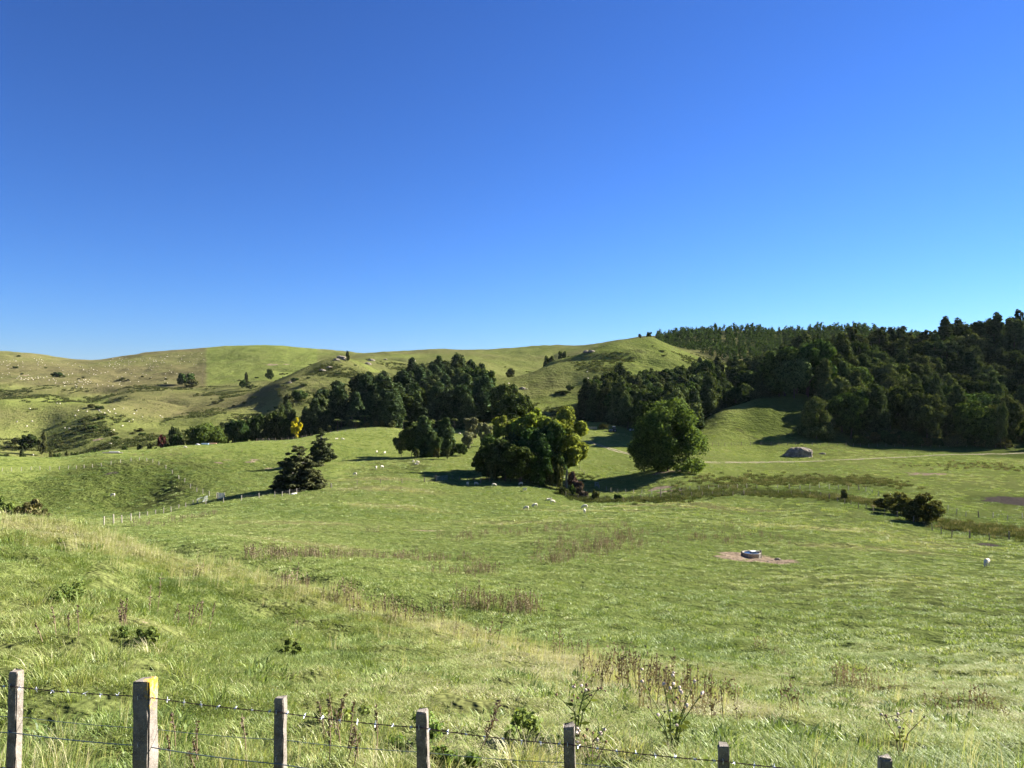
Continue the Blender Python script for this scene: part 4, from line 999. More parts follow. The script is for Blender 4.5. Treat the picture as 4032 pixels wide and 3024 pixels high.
# ------------------------------------------------------------------ farm track, tractor, odds and ends
trk = [(2314,1738),(2345,1749),(2390,1764),(2432,1776),(2480,1789),(2560,1805),(2640,1815),(2760,1820),(2900,1821),(3032,1819),(3200,1817),(3340,1810),(3500,1803),(3640,1795),(3735,1791),(3900,1787),(4100,1783)]
W3 = [at(a, b_, 190, 420) for a, b_ in trk]
dens = []
for a, b_ in zip(W3[:-1], W3[1:]):
    n = max(2, int((b_ - a).length / 1.2))
    dens += [a.lerp(b_, i / n) for i in range(n)]
for _ in range(12): dens = [dens[0]] + [(dens[i - 1] + dens[i] * 2 + dens[i + 1]) / 4 for i in range(1, len(dens) - 1)] + [dens[-1]]
M_track = plain('track_gravel', (0.30, 0.25, 0.17), 0.95, 0.3, 0.8, 0.05)
m = MB()
for off0, off1 in ((-1.1, -0.55), (0.55, 1.1)):
    L_, R_ = [], []
    for i, p in enumerate(dens):
        d = (dens[min(i + 1, len(dens) - 1)] - dens[max(i - 1, 0)]); d.z = 0; d.normalize(); nn = Vector((-d.y, d.x, 0))
        wob = 0.16 * math.sin(i * 0.37 + off0) + 0.1 * math.sin(i * 1.3)
        fade = 1.0 if p.x < 105 else 0.75
        for lst, of in ((L_, off0 * fade + wob), (R_, off1 * fade + wob * .5)):
            q = p + nn * of; lst.append((q.x, q.y, gz(q.x, q.y) + 0.07))
    n = len(L_)
    m.add(L_ + R_, [(i, n + i, n + i + 1, i + 1) for i in range(n - 1)])
o = m.build('farm_track', M_track); o['kind'] = 'structure'

M_paint = plain('tractor_paint', (0.16, 0.20, 0.24), 0.5, 0.15, 3, 0.4)
M_tyre = plain('tyre', (0.02, 0.02, 0.02), 0.9, 0.3, 5, 0.2)
M_glass = plain('cab_glass', (0.05, 0.07, 0.08), 0.1, 0.1, 2, 0.6)
tr_ = thing('tractor', 'tractor parked in deep shade at the edge of the wood', 'tractor', at(2412, 1702, 250), math.radians(190))
m = MB(); m.box((0.75, 0, 1.05), (1.7, .7, .75), None, .92); m.box((.0, 0, .75), (3.0, .5, .35)); link('bonnet', bevel(m.mesh('bonnet', M_paint), .06, 2), tr_)
m = MB(); m.box((-.65, 0, 1.95), (1.25, 1.25, 1.15), None, .88); m.build('cab', M_glass, tr_)
m = MB(); m.box((-.65, 0, 2.58), (1.45, 1.4, .12)); link('roof', bevel(m.mesh('roof', M_paint), .04), tr_)
for sx, sy, r, w in ((-.85, .82, .80, .42), (-.85, -.82, .80, .42), (1.25, .72, .5, .28), (1.25, -.72, .5, .28)):
    m = MB()
    m.lathe([(r * .55, -w / 2), (r * .95, -w / 2), (r, -w * .3), (r, w * .3), (r * .95, w / 2), (r * .55, w / 2)], 20)
    wme = m.mesh('wheel', M_tyre)
    wo = link('wheel', wme, tr_, (sx, sy, r)); wo.rotation_euler = (math.pi / 2, 0, 0)
    m = MB(); m.lathe([(r * .55, -w * .2), (r * .55, w * .2), (.05, w * .12), (.05, -w * .12)], 14); m.build('rim', M_paint, wo)
m = MB(); m.tube([(.9, .25, 1.4), (.9, .25, 2.3)], .05, 6); m.build('exhaust', M_tyre, tr_)
for sy in (-.8, .8):
    m = MB(); m.box((-.85, sy, 1.68), (1.2, .45, .08)); m.build('mudguard', M_paint, tr_)

tk = thing('feed_trailer', 'low pale boxy trailer standing in the shade of the wood', 'trailer', at(2487, 1699, 250), .2)
m = MB(); m.box((0, 0, .85), (1.9, 1.2, .75), None, .9); link('box', bevel(m.mesh('box', plain('pale_grey', (0.45, 0.46, 0.46), 0.7)), .06, 2), tk)
for sy in (-.55, .55):
    m = MB(); m.lathe([(.12, -.09), (.30, -.09), (.30, .09), (.12, .09)], 14); w = m.build('wheel', M_tyre, tk); w.location = (0, sy, .3); w.rotation_euler = (math.pi / 2, 0, 0)
yd = thing('stock_yard', 'pale timber stock yard rails half in shade, behind the yellow-green tree', 'yard', at(2328, 1691, 250), 0)
for i in range(7):
    m = MB(); m.box((-2.4 + i * .8, 0, .6), (.14, .14, 1.5)); m.build('post', M_post, yd)
for z in (.35, .7, 1.05):
    m = MB(); m.box((0, -.1, z), (5.0, .04, .16)); m.build('rail', M_post, yd)
tree('dry_shrub', 'sunlit pale dry shrub at the dark wood edge above the stock yard', 'shrub0', on(2375, 350), 3.0, 5.2, cat='shrub')
lg = thing('timber_pile', 'pile of pale sawn logs lying on the pasture crest', 'log pile', at(447, 1785, 150, 285))
for i, (x, y, z, L) in enumerate(((-1.5, 0, .18, 4.2), (.4, .35, .18, 3.6), (1.6, -.2, .16, 3.0), (.2, .1, .46, 3.2), (-.4, -.35, .16, 2.6))):
    m = MB(); m.tube([(x - L / 2, y, z), (x, y + .05, z + .03), (x + L / 2, y + .12, z)], [.17, .18, .15], 8); m.build('log', M_white if i % 2 else M_post, lg)
M_blue = plain('faded_blue', (0.33, 0.45, 0.58), 0.6, 0.15, 3); M_orange = plain('faded_orange', (0.60, 0.36, 0.22), 0.7, 0.15, 3)
for px, py, mt, L, lab, nm, ct in ((781,1752,M_white,2.0,'white tarpaulin heap on the pasture crest by the wide pale tree','tarpaulin','tarpaulin'),(808,1749,M_blue,2.4,'faded blue drinking trough lying by the white tarpaulin','plastic_trough','trough'),(838,1748,M_orange,2.6,'faded orange trough at the end of the crest row','plastic_trough','trough')):
    p = at(px, py, 200, 300)
    m = MB()
    if nm == 'tarpaulin':
        me = rock_mesh(71, L * .5, .6, .55, .35, 3); me.materials.append(mt); o = link(nm, me, None, p)
    else:
        m.box((0, 0, .25), (L, .6, .5), None, 1.15); m.box((0, 0, .51), (L * 1.18, .78, .05)); o = link(nm, bevel(m.mesh(nm, mt), .03), None, p)
    tag(o, lab, ct)
m = MB(); m.tube([(0, 0, .15), (1.8, .5, .2), (3.4, .7, .12)], [.16, .14, .08], 7); m.tube([(1.2, .3, .2), (1.5, .8, .8)], [.07, .03], 5)
o = m.build('fallen_branch', M_post); o.location = at(2203, 1886, 150); tag(o, 'pale fallen branch across the stream head by the clump', 'branch')

# ------------------------------------------------------------------ sheep
M_wool = plain('wool', (0.58, 0.52, 0.40), 1.0, 0.12, 6, 0.0)
M_face = plain('face_and_legs', (0.42, 0.37, 0.31), 0.9, 0.2, 8, 0.1)
def sheep_mesh(name, pose, sub):
    if pose == 'lie':
        V = [(-.40,0,.26),(-.15,0,.30),(.12,0,.31),(.34,0,.30),(.48,0,.44),(.58,0,.54),(.72,0,.46)]
        Rr = [.17,.24,.25,.19,.11,.085,.05]
        legs = [(-.30,.14,.06,-.05,.2,.03),(-.30,-.14,.06,-.05,-.2,.03),(.30,.12,.06,.52,.12,.03),(.30,-.12,.06,.50,-.14,.03)]
    else:
        V = [(-.42,0,.56),(-.18,0,.58),(.10,0,.57),(.34,0,.56)]
        Rr = [.17,.23,.25,.19]
        if pose == 'graze': V += [(.50,0,.44),(.60,0,.25),(.66,0,.09)]; Rr += [.11,.085,.05]
        else: V += [(.48,0,.72),(.58,0,.84),(.72,0,.77)]; Rr += [.11,.09,.055]
        legs = [(-.40,.12,.36,-.42,.12,0),(-.40,-.12,.36,-.36,-.12,0),(.32,.11,.36,.32,.11,0),(.32,-.11,.36,.36,-.11,0)]
    V = list(V); E = [(i, i + 1) for i in range(6)]; Rr = list(Rr)
    for (x, y, z, x2, y2, z2), root in zip(legs, (0, 0, 3, 3)):
        k = len(V)
        V += [(x, y, z), ((x + x2) / 2 + (-.02 if root == 0 else .01), (y + y2) / 2, (z + z2) / 2), (x2, y2, z2)]; Rr += [.075, .042, .034]
        E += [(root, k), (k, k + 1), (k + 1, k + 2)]
    hd = 5
    for s in (-1, 1):
        k = len(V); V.append((V[hd][0] - .03, s * .15, V[hd][2] + .03)); Rr.append(.022); E.append((hd, k))
    k = len(V); V.append((-.55, 0, V[0][2] - .12)); Rr.append(.04); E.append((0, k))
    me = bpy.data.meshes.new(name); me.from_pydata(V, E, [])
    o = bpy.data.objects.new('tmp', me); COL.objects.link(o)
    md = o.modifiers.new('s', 'SKIN')
    for v, r in zip(me.skin_vertices[0].data, Rr): v.radius = (r, r)
    me.skin_vertices[0].data[1].use_root = True
    if sub:
        s = o.modifiers.new('d', 'SUBSURF'); s.levels = sub; s.render_levels = sub
    dg = bpy.context.evaluated_depsgraph_get()
    out = bpy.data.meshes.new_from_object(o.evaluated_get(dg))
    bpy.data.objects.remove(o); bpy.data.meshes.remove(me)
    out.name = name
    out.materials.clear(); out.materials.append(M_wool); out.materials.append(M_face)
    hx, hz = V[4][0] + .03, V[0][2] - .27
    for p in out.polygons:
        c = p.center
        p.material_index = 1 if (c.x > hx or (c.z < hz and pose != 'lie')) else 0
        p.use_smooth = True
    return out
SH = {(ps, s): sheep_mesh('sheep', ps, s) for ps in ('graze', 'stand', 'lie') for s in (2, 0)}
def sheep(px, py, pose, rz, label, group, near=0, far=1e9, sub=2, sc=1.0):
    p = at(px, py, near, far)
    o = link('sheep', SH[(pose, sub)], None, p + Vector((0, 0, 0.13 if p.y < 120 else 0.08 if p.y < 300 else -0.02)))
    o.rotation_euler = (0, 0, rz)
    s = sc * float(rng.uniform(.95, 1.1)); o.scale = (s, s, s)
    return tag(o, label, 'sheep', group)
sheep(3885, 2236, 'graze', 3.9, 'white sheep grazing alone on the slope below the stream', None, sc=1.12)
G = 'sheep grazing in the valley paddock'
for px, py, ps, rz, lab in ((444,1957,'graze',3.0,'white sheep alone on the dark face of the hillock'),(729,1766,'graze',.2,'white sheep alone on the pasture crest below the wide pale tree'),(1325,1731,'lie',.5,'sheep lying high on the pasture by the middle wood'),(1349,1734,'graze',.3,'sheep grazing high on the pasture by the middle wood'),
   (1483,1785,'stand',1.4,'sheep at the tip of the small clump shadow'),(1514,1789,'stand',1.2,'sheep standing at the shadow edge of the small clump'),(1627,1822,'graze',2.2,'sheep grazing just apart from a close pair'),(1644,1826,'graze',.4,'farther sheep of the close pair'),(1640,1831,'lie',.2,'nearer sheep of the close pair, lying'),
   (1504,1845,'graze',.9,'sheep grazing with another farther down the pasture'),(1481,1850,'stand',1.7,'sheep facing away beside another, farther down the pasture'),(1398,1874,'graze',2.6,'sheep grazing alone between the layered trees and the clump'),(1842,1913,'stand',-1.2,'sheep in front of the long clump shadow, beside the fence'),
   (1875,1911,'graze',.1,'sheep grazing along the fence by the clump'),(1946,1917,'graze',.2,'sheep grazing below the stout post at the clump'),(2051,1911,'graze',3.3,'sheep grazing in front of the dead stems of the clump'),(2067,1935,'stand',-.7,'sheep standing apart, below the one at the dead stems'),
   (2161,1972,'lie',.2,'sheep lying to the left of the stream bend'),(2176,1984,'graze',.5,'sheep grazing just below the lying one near the stream bend'),(2106,1999,'graze',3.6,'sheep with its dark side turned, near the stream bend'),(2072,2009,'graze',2.9,'nearest sheep left of the stream bend'),
   (2302,2004,'graze',3.3,'upper sheep of two on the pale crest under the stream'),(2302,2024,'stand',1.5,'lower sheep of two on the pale crest under the stream'),(1810,1711,'graze',.4,'sheep in the gap between the two valley clumps'),(1230,1926,'stand',1.2,'sheep beside a post under the broad layered tree')):
    sheep(px, py, ps, rz, lab, G, near=60)
G = 'sheep on the round grassy hill'
for px, py in ((2056,1533),(2076,1534),(2055,1561),(1993,1575),(2314,1492),(2312,1466),(2003,1512)):
    sheep(px, py, 'graze', float(rng.uniform(0, 6)), 'white sheep dotted on the lower face of the round grassy hill', G, near=440, sub=0)
G = 'sheep in the hollow under the sheep hill'
for x, y in ((680,705),(757,712),(862,705),(876,718),(941,705),(957,718),(994,694),(1005,731),(912,728),(1076,686),(1168,732),(1190,708),(1241,760),(1395,750),(1411,765),(1158,785),(1125,800),(1068,838),(990,877),(967,893),(655,748),(850,690)):
    px, py = c1(x, y); sheep(px, py, 'graze', float(rng.uniform(0, 6)), 'white sheep spread over the brown hollow below the sheep hill', G, near=400, sub=0)
G = 'sheep near the valley gully'
for x, y in ((147,802),(280,798),(235,842),(565,857),(603,862),(497,641),(522,644),(260,688),(290,1092),(358,1072),(963,995)):
    px, py = c1(x, y); sheep(px, py, 'graze', float(rng.uniform(0, 6)), 'white sheep on the spur or scrub beside the gully', G, near=310, sub=0)
G = 'flock scattered over the brown sheep hill'
rs = np.random.default_rng(77); n = 0
def flock(x0, x1, y0, y1, k):
    for _ in range(k):
        x, y = rs.uniform(x0, x1), rs.uniform(y0, y1)
        px, py = c1(x, y)
        p = at(px, py, 640, 1165)
        if p.y > 1160: continue
        s = float(rs.uniform(.8, 1.05))
        o = link('sheep', SH[('graze', 0)], None, p); o.rotation_euler = (0, 0, float(rs.uniform(0, 6.28))); o.scale = (s, s, s)
        tag(o, 'tiny white sheep of the flock scattered over the brown sheep hill', 'sheep', G)
flock(0, 420, 235, 330, 26); flock(420, 960, 285, 400, 34); flock(960, 1380, 245, 330, 42); flock(1380, 1790, 200, 300, 26)
flock(90, 480, 408, 440, 26); flock(480, 860, 430, 505, 34); flock(860, 1250, 330, 500, 22); flock(1250, 1780, 300, 480, 18); flock(0, 400, 250, 420, 14)
# ------------------------------------------------------------------ grass, weeds, rushes: countless, grown by geometry nodes from blade tufts
def blademat(name, stops, trans=0.35, spec=False):
    b = NT(name)
    rnd = b.n('ShaderNodeNewGeometry').outputs['Random Per Island']
    ti = b.n('ShaderNodeAttribute', attribute_name='tint', attribute_type='INSTANCER').outputs['Fac']
    f = b.math('ADD', b.math('MULTIPLY', ti, 0.62), b.math('MULTIPLY', rnd, 0.38))
    c = b.ramp(f, *stops)
    d = b.n('ShaderNodeBsdfDiffuse'); t = b.n('ShaderNodeBsdfTranslucent')
    b.l(c, d.inputs['Color']); b.l(b.mix(1.0, c, (1.0, 1.0, 0.55), 'MULTIPLY'), t.inputs['Color'])
    m = b.n('ShaderNodeMixShader', i_Fac=trans)
    b.l(d.outputs[0], m.inputs[1]); b.l(t.outputs[0], m.inputs[2])
    g = b.n('ShaderNodeBsdfGlossy', i_Roughness=0.5); g.inputs['Color'].default_value = (1, 1, 1, 1)
    m2 = b.n('ShaderNodeMixShader', i_Fac=0.022 if spec else 0.0)
    b.l(m.outputs[0], m2.inputs[1]); b.l(g.outputs[0], m2.inputs[2])
    return b.finish(m2.outputs[0])
M_blade = blademat('grass_blade', ((0.05, (0.075, 0.120, 0.032)), (0.32, (0.180, 0.245, 0.058)), (0.60, (0.300, 0.330, 0.108)), (0.80, (0.42, 0.385, 0.22)), (0.97, (0.55, 0.48, 0.33))), 0.35, True)
M_weed = blademat('dead_weed', ((0.1, (0.085, 0.064, 0.042)), (0.5, (0.18, 0.140, 0.095)), (0.9, (0.31, 0.25, 0.17))), 0.15)
M_rush = blademat('rush', ((0.05, (0.032, 0.044, 0.015)), (0.4, (0.062, 0.078, 0.026)), (0.65, (0.125, 0.122, 0.052)), (0.95, (0.32, 0.27, 0.165))), 0.25)
def tuft(name, seed, mat, n, R, h, w, lean=0.35, wind=(0.25, 0.05), spread=1.0, hvar=0.5, dome=0.35):
    rg = np.random.default_rng(seed)
    a = rg.uniform(0, 6.283, n); r = R * np.sqrt(rg.random(n)) * spread
    base = np.stack([r * np.cos(a), r * np.sin(a), np.full(n, -0.03)], 1)
    H = h * (1 - hvar + 2 * hvar * rg.random(n)) * (1 - dome * (r / R) ** 2)
    dirv = np.stack([np.cos(a + rg.normal(size=n)), np.sin(a + rg.normal(size=n)), np.zeros(n)], 1) * (lean * rg.uniform(0.3, 1.4, n))[:, None] + np.array([wind[0], wind[1], 0])
    side = unit(np.cross(dirv + rg.normal(size=(n, 3)) * 0.3, [0, 0, 1.0])) * w / 2
    mid = base + np.stack([np.zeros(n), np.zeros(n), H * 0.62], 1) + dirv * (H * 0.35)[:, None]
    tip = base + np.stack([np.zeros(n), np.zeros(n), H * 0.95], 1) + dirv * (H * 1.0)[:, None]
    V = np.stack([base - side, base + side, mid + side * .8, mid - side * .8, tip], 1).reshape(-1, 3)
    k = np.arange(n)[:, None] * 5
    me = bpy.data.meshes.new(name)
    F = [tuple(x) for x in (k + [0, 1, 2, 3])] + [tuple(x) for x in (k + [3, 2, 4])]
    me.from_pydata(V.tolist(), [], F); me.materials.append(mat); me.update()
    return me
def weed_mesh(name, seed, n, R, h):
    rg = np.random.default_rng(seed); Q = []
    for _ in range(n):
        a = rg.uniform(0, 6.28); r = R * math.sqrt(rg.random()); p = np.array([r * math.cos(a), r * math.sin(a), -.03])
        d = unit(np.array([rg.normal() * .16 + .10, rg.normal() * .16, 1.0])); H = h * rg.uniform(.55, 1.2)
        s = unit(np.cross(d, rg.normal(size=3)))
        Q.append([p - s * .010, p + s * .010, p + d * H + s * .004, p + d * H - s * .004])
        for _ in range(7):
            t = rg.uniform(.35, 1.0); q = p + d * H * t; e = unit(rg.normal(size=3) + d * 1.2) * H * rg.uniform(.07, .16); s2 = unit(np.cross(e, rg.normal(size=3))) * rg.uniform(.012, .028)
            Q.append([q, q + e * .5 + s2, q + e, q + e * .5 - s2])
    return quads_mesh(name, np.array(Q), M_weed)
def grow(name, protos, pts, idx, scl, tint, zsc=None, label=None):
    pts = np.asarray(pts); n = len(pts)
    me = bpy.data.meshes.new(name); me.vertices.add(n); me.vertices.foreach_set('co', pts.astype(np.float32).ravel())
    for nm, arr, ty in (('idx', idx, 'INT'), ('scl', scl, 'FLOAT'), ('zsc', zsc if zsc is not None else np.ones(n), 'FLOAT'), ('tint', tint, 'FLOAT'), ('rot', rng.uniform(0, 6.283, n) if name != 'grass' else rng.normal(size=n) * 0.9, 'FLOAT')):
        a = me.attributes.new(nm, ty, 'POINT'); a.data.foreach_set('value', np.asarray(arr).astype(np.int32 if ty == 'INT' else np.float32))
    o = link(name, me); o['kind'] = 'stuff'
    ng = bpy.data.node_groups.new(name, 'GeometryNodeTree')
    ng.interface.new_socket('Geometry', in_out='INPUT', socket_type='NodeSocketGeometry')
    ng.interface.new_socket('Geometry', in_out='OUTPUT', socket_type='NodeSocketGeometry')
    N, Lk = ng.nodes, ng.links
    gi, go = N.new('NodeGroupInput'), N.new('NodeGroupOutput')
    cur = None
    ji = N.new('GeometryNodeGeometryToInstance')
    for p in reversed(protos):
        po = bpy.data.objects.new(name + '_tuft', p)
        oi = N.new('GeometryNodeObjectInfo'); oi.inputs['Object'].default_value = po; oi.inputs['As Instance'].default_value = False
        Lk.new(oi.outputs['Geometry'], ji.inputs[0])
    def attr(nm, ty):
        a = N.new('GeometryNodeInputNamedAttribute'); a.data_type = ty; a.inputs['Name'].default_value = nm; return a.outputs['Attribute']
    ip = N.new('GeometryNodeInstanceOnPoints'); ip.inputs['Pick Instance'].default_value = True
    Lk.new(gi.outputs[0], ip.inputs['Points']); Lk.new(ji.outputs[0], ip.inputs['Instance'])
    Lk.new(attr('idx', 'INT'), ip.inputs['Instance Index'])
    cr = N.new('ShaderNodeCombineXYZ'); Lk.new(attr('rot', 'FLOAT'), cr.inputs[2]); Lk.new(cr.outputs[0], ip.inputs['Rotation'])
    cs = N.new('ShaderNodeCombineXYZ'); s_ = attr('scl', 'FLOAT'); Lk.new(s_, cs.inputs[0]); Lk.new(s_, cs.inputs[1])
    mu = N.new('ShaderNodeMath'); mu.operation = 'MULTIPLY'; Lk.new(s_, mu.inputs[0]); Lk.new(attr('zsc', 'FLOAT'), mu.inputs[1]); Lk.new(mu.outputs[0], cs.inputs[2])
    Lk.new(cs.outputs[0], ip.inputs['Scale'])
    Lk.new(ip.outputs[0], go.inputs[0])
    md = o.modifiers.new('grow', 'NODES'); md.node_group = ng
    return o
rg = np.random.default_rng(99)
near_t = [tuft('blades', 1 + i, M_blade, 120, 0.22, 0.056, 0.0075, 1.5, (0.15, 0.0), hvar=.55, dome=.6) for i in range(3)]
long_t = [tuft('long_blades', 11 + i, M_blade, 100, 0.26, 0.24, 0.009, 1.0, (0.30, 0.0)) for i in range(2)]
straw_t = [tuft('straw', 21, M_blade, 26, 0.30, 0.60, 0.006, 0.25, (0.25, 0.0))]
mid_t = [tuft('turf', 31 + i, M_blade, 70, 0.46, 0.125, 0.026, 1.4, (0.15, 0.0), hvar=0.35, dome=0.85) for i in range(3)]
leafy = [tuft('broad_weed', 41 + i, M_blade, 60, 0.20, 0.10, 0.016, 1.0, (0.1, 0.0)) for i in range(2)]
far_t2 = [tuft('far_turf', 51 + i, M_blade, 60, 1.0, 0.26, 0.07, 1.3, (0.15, 0.0), hvar=0.35, dome=0.85) for i in range(2)]
protos = near_t + long_t + straw_t + mid_t + leafy + far_t2          # 0-2 3-4 5 6-8 9-10 11-12
def wedge(n, r0, r1, a=0.66, p=2.0):
    u = rg.random(n); r = (r0 ** p + u * (r1 ** p - r0 ** p)) ** (1 / p)
    th = rg.uniform(-a, a, n); return r * np.sin(th), r * np.cos(th), r
X_, Y_, I_, S_, T_, Zs = [], [], [], [], [], []
def zat(x, y, ch):
    th = np.arctan2(x, y); fi = np.interp(th, _thx, _iix).astype(int) % len(TH)
    fj = np.clip((np.log(np.hypot(x, y)) - L0) / (L1 - L0) * (NR - 1), 0, NR - 1).astype(int)
    return zone[fi, fj, ch]
def sow(x, y, i, s, t, z=None):
    k = zat(x, y, 1) < 0.3 + rg.random(len(x)) * .5
    X_.append(x[k]); Y_.append(y[k]); I_.append(np.asarray(i)[k]); S_.append(np.asarray(s)[k]); T_.append(np.asarray(t)[k]); Zs.append((np.ones(len(x)) if z is None else np.asarray(z))[k])
def bank(x, y):                                   # 1 on the rank grass of the near bank
    c = CX + FPX * x / y; return (1 - smooth(20, 24, np.hypot(x, y))) * (1 - smooth(900, 2300, c))
def tintf(x, y, base, amp=0.3):
    return np.clip(base + amp * fbm(x, y, 3.5, 3, 5) + 0.22 * fbm(x, y, 16, 2, 6) + 0.62 * zat(x, y, 0) - 0.13 * bank(x, y) - 0.45 * zat(x, y, 3) + 0.25 * crest(x, y) + rg.normal(size=len(x)) * 0.14, 0.0, 1.0)  # wet ground and painted shade both darken the blades
x, y, r = wedge(64000, 4.3, 34, 0.70, 1.5)
k = rg.random(len(x)) < 0.22 + 0.9 * smooth(-0.22, 0.22, fbm(x, y, 0.8, 2, 19)); x, y, r = x[k], y[k], r[k]
sow(x, y, rg.integers(0, 3, len(x)), rg.uniform(.75, 1.3, len(x)), tintf(x, y, 0.26), rg.uniform(.65, 1.2, len(x)) * (1 + 0.45 * fbm(x, y, 1.2, 2, 9)) * (0.85 + 0.55 * bank(x, y)))
x, y, r = wedge(2600, 4.6, 16, 0.72, 1.2); k = (rg.random(len(x)) < 0.05 + 0.75 * (fbm(x, y, 1.3, 2, 14) > 0.08)) & (rg.random(len(x)) < np.maximum(1 - smooth(6.6, 8.2, y), 0.3 * bank(x, y)))
sow(x[k], y[k], rg.integers(3, 5, k.sum()), rg.uniform(.5, 1.0, k.sum()), tintf(x[k], y[k], 0.36, 0.3))
x, y, r = wedge(1900, 4.6, 26, 0.72, 1.3); k = (fbm(x, y, 5, 2, 15) > 0.02) & (rg.random(len(x)) < np.maximum(1 - smooth(6.8, 8.5, y), 0.12 + 0.5 * smooth(13, 20, r)) * np.maximum(bank(x, y), .35))
sow(x[k], y[k], np.full(k.sum(), 5), rg.uniform(.35, .8, k.sum()), np.clip(0.85 + rg.normal(size=k.sum()) * .1, 0, 1))
x, y, r = wedge(9000, 7, 28, 0.70, 1.5); k = rg.random(len(x)) < crest(x, y) * .32
sow(x[k], y[k], np.full(k.sum(), 5), rg.uniform(.35, .75, k.sum()), np.clip(0.82 + rg.normal(size=k.sum()) * .12, 0, 1))
x, y, r = wedge(2300, 5, 30, 0.72, 1.3); k = fbm(x, y, 1.8, 2, 16) > 0.12
sow(x[k], y[k], rg.integers(9, 11, k.sum()), rg.uniform(.6, 1.5, k.sum()), np.clip(0.10 + rg.normal(size=k.sum()) * .08, 0, 1))
x, y, r = wedge(80000, 24, 150, 0.66, 1.3)
k = rg.random(len(x)) < 0.06 + 0.94 * smooth(-0.15, 0.35, fbm(x, y, 1.5, 2, 18)); x, y, r = x[k], y[k], r[k]
sow(x, y, rg.integers(6, 9, len(x)), rg.uniform(.6, 1.25, len(x)), tintf(x, y, 0.27, 0.22), rg.uniform(.5, 1.5, len(x)))
x, y, r = wedge(60000, 120, 345, 0.64, 1.6)
k = rg.random(len(x)) < 0.06 + 0.94 * smooth(-0.15, 0.35, fbm(x, y, 3.0, 2, 18)); x, y, r = x[k], y[k], r[k]
sow(x, y, rg.integers(11, 13, len(x)), rg.uniform(.5, 1.1, len(x)), tintf(x, y, 0.28, 0.2), rg.uniform(.5, 1.5, len(x)))
X_, Y_ = np.concatenate(X_), np.concatenate(Y_)
grow('grass', protos, np.stack([X_, Y_, ground(X_, Y_)], 1), np.concatenate(I_), np.concatenate(S_), np.concatenate(T_), np.concatenate(Zs))

# dead dock and thistle stalks standing in drifts
WX, WY = [], []
def drift(pts, n, jx, jy, near=0):                # points along a surveyed line, scattered in metres
    W = [at(a, b_, near) for a, b_ in pts]
    for _ in range(n):
        i = int(rg.integers(len(W) - 1)) if len(W) > 1 else 0
        p = W[i].lerp(W[min(i + 1, len(W) - 1)], rg.random())
        WX.append(p.x + rg.normal() * jx); WY.append(p.y + rg.normal() * jy)
drift(((985,2195),(1100,2192),(1220,2196),(1330,2196),(1430,2192)), 90, .6, 1.3)
drift(((1440,2198),(1600,2205),(1750,2205),(1900,2208)), 70, 1.0, 1.3)
drift(((1750,2125),(1900,2108),(2080,2098),(2250,2088),(2450,2076)), 90, 1.2, 2.0)
drift(((2230,2150),(2400,2125),(2560,2090)), 130, 2.5, 4.5)
drift(((2200,2185),(2350,2165),(2480,2140)), 130, 2.2, 3.5)
drift(((2640,2140),(2740,2118),(2800,2130),(2900,2128),(3010,2120),(3120,2128)), 70, 1.5, 2.2)
drift(((2700,2075),(2800,2085),(2900,2080),(3010,2075)), 22, 2, 2)
drift(((2750,1990),(2850,2005),(2900,2035)), 18, 2, 3)
drift(((1780,2268),(1860,2255),(1920,2245)), 34, .9, 1.6)
drift(((2090,2225),(2180,2215),(2230,2200)), 26, .9, 1.2)
drift(((1790,2390),(1880,2385),(1990,2395),(2110,2385)), 44, .35, .8)
drift(((2040,2410),(2090,2425)), 12, .3, .5)
drift(((600,2075),(680,2058),(760,2040),(850,2022)), 50, .8, 2.5, 60)
drift(((1320,2340),(1480,2390),(1640,2440),(1760,2490)), 40, .6, 1.2)
drift(((2160,2540),(2300,2600),(2450,2640),(2560,2690),(2700,2740),(2850,2790)), 44, .6, .8)
drift(((2330,2660),(2600,2760),(2800,2860)), 18, .6, .6)
drift(((900,2255),(1300,2345),(1800,2485)), 30, 1.0, 1.2)
drift(((3330,2680),(3420,2710),(3500,2740)), 14, .25, .3)
drift(((3850,2800),(3920,2830)), 8, .25, .3)
drift(((2990,2570),(3060,2580)), 6, .2, .3)
drift(((520,1795),(560,1793)), 14, 2, 1.2, 200); drift(((660,1792),(720,1790),(760,1785)), 22, 2, 1.2, 200); drift(((870,1785),(910,1782)), 12, 2, 1.2, 200)
drift(((1460,2095),(1480,2092)), 6, .5, .8); drift(((1290,2350),(1360,2362)), 8, .3, .3)
wm = [weed_mesh('stalks', 60 + i, 7, .38, .62) for i in range(3)]
WX, WY = np.array(WX), np.array(WY)
k = np.hypot(WX, WY) < 35
nW = len(WX)
grow('dead_weed_stalks', wm, np.stack([WX, WY, ground(WX, WY)], 1), rg.integers(0, 3, nW), np.where(k, rg.uniform(.25, .9, nW), rg.uniform(.5, 1.5, nW)), rg.uniform(0, 1, nW))

# rushes and rank growth along the stream, dry tussocks on the flat
rm = [tuft('rush_clump', 70 + i, M_rush, 70, .75, .85, .07, .55, (.15, 0), hvar=.45) for i in range(3)]
RX, RY, RS, RT = [], [], [], []
def rush(pts, n, jx, jy, s0, s1, t0, t1, near=100, far=1e9):
    W = [at(a, b_, near, far) for a, b_ in pts]
    for _ in range(n):
        i = int(rg.integers(len(W) - 1)); p = W[i].lerp(W[i + 1], rg.random())
        RX.append(p.x + rg.normal() * jx); RY.append(p.y + rg.normal() * jy); RS.append(rg.uniform(s0, s1)); RT.append(rg.uniform(t0, t1))
rush(((2235,1945),(2300,1962),(2420,1972),(2560,1972),(2700,1962)), 391, 2.0, 3.5, .5, 1.1, .05, .6)
rush(((2680,1950),(2800,1940),(2950,1945),(3100,1945),(3260,1955)), 442, 2.5, 4.0, .5, 1.0, .1, .6)
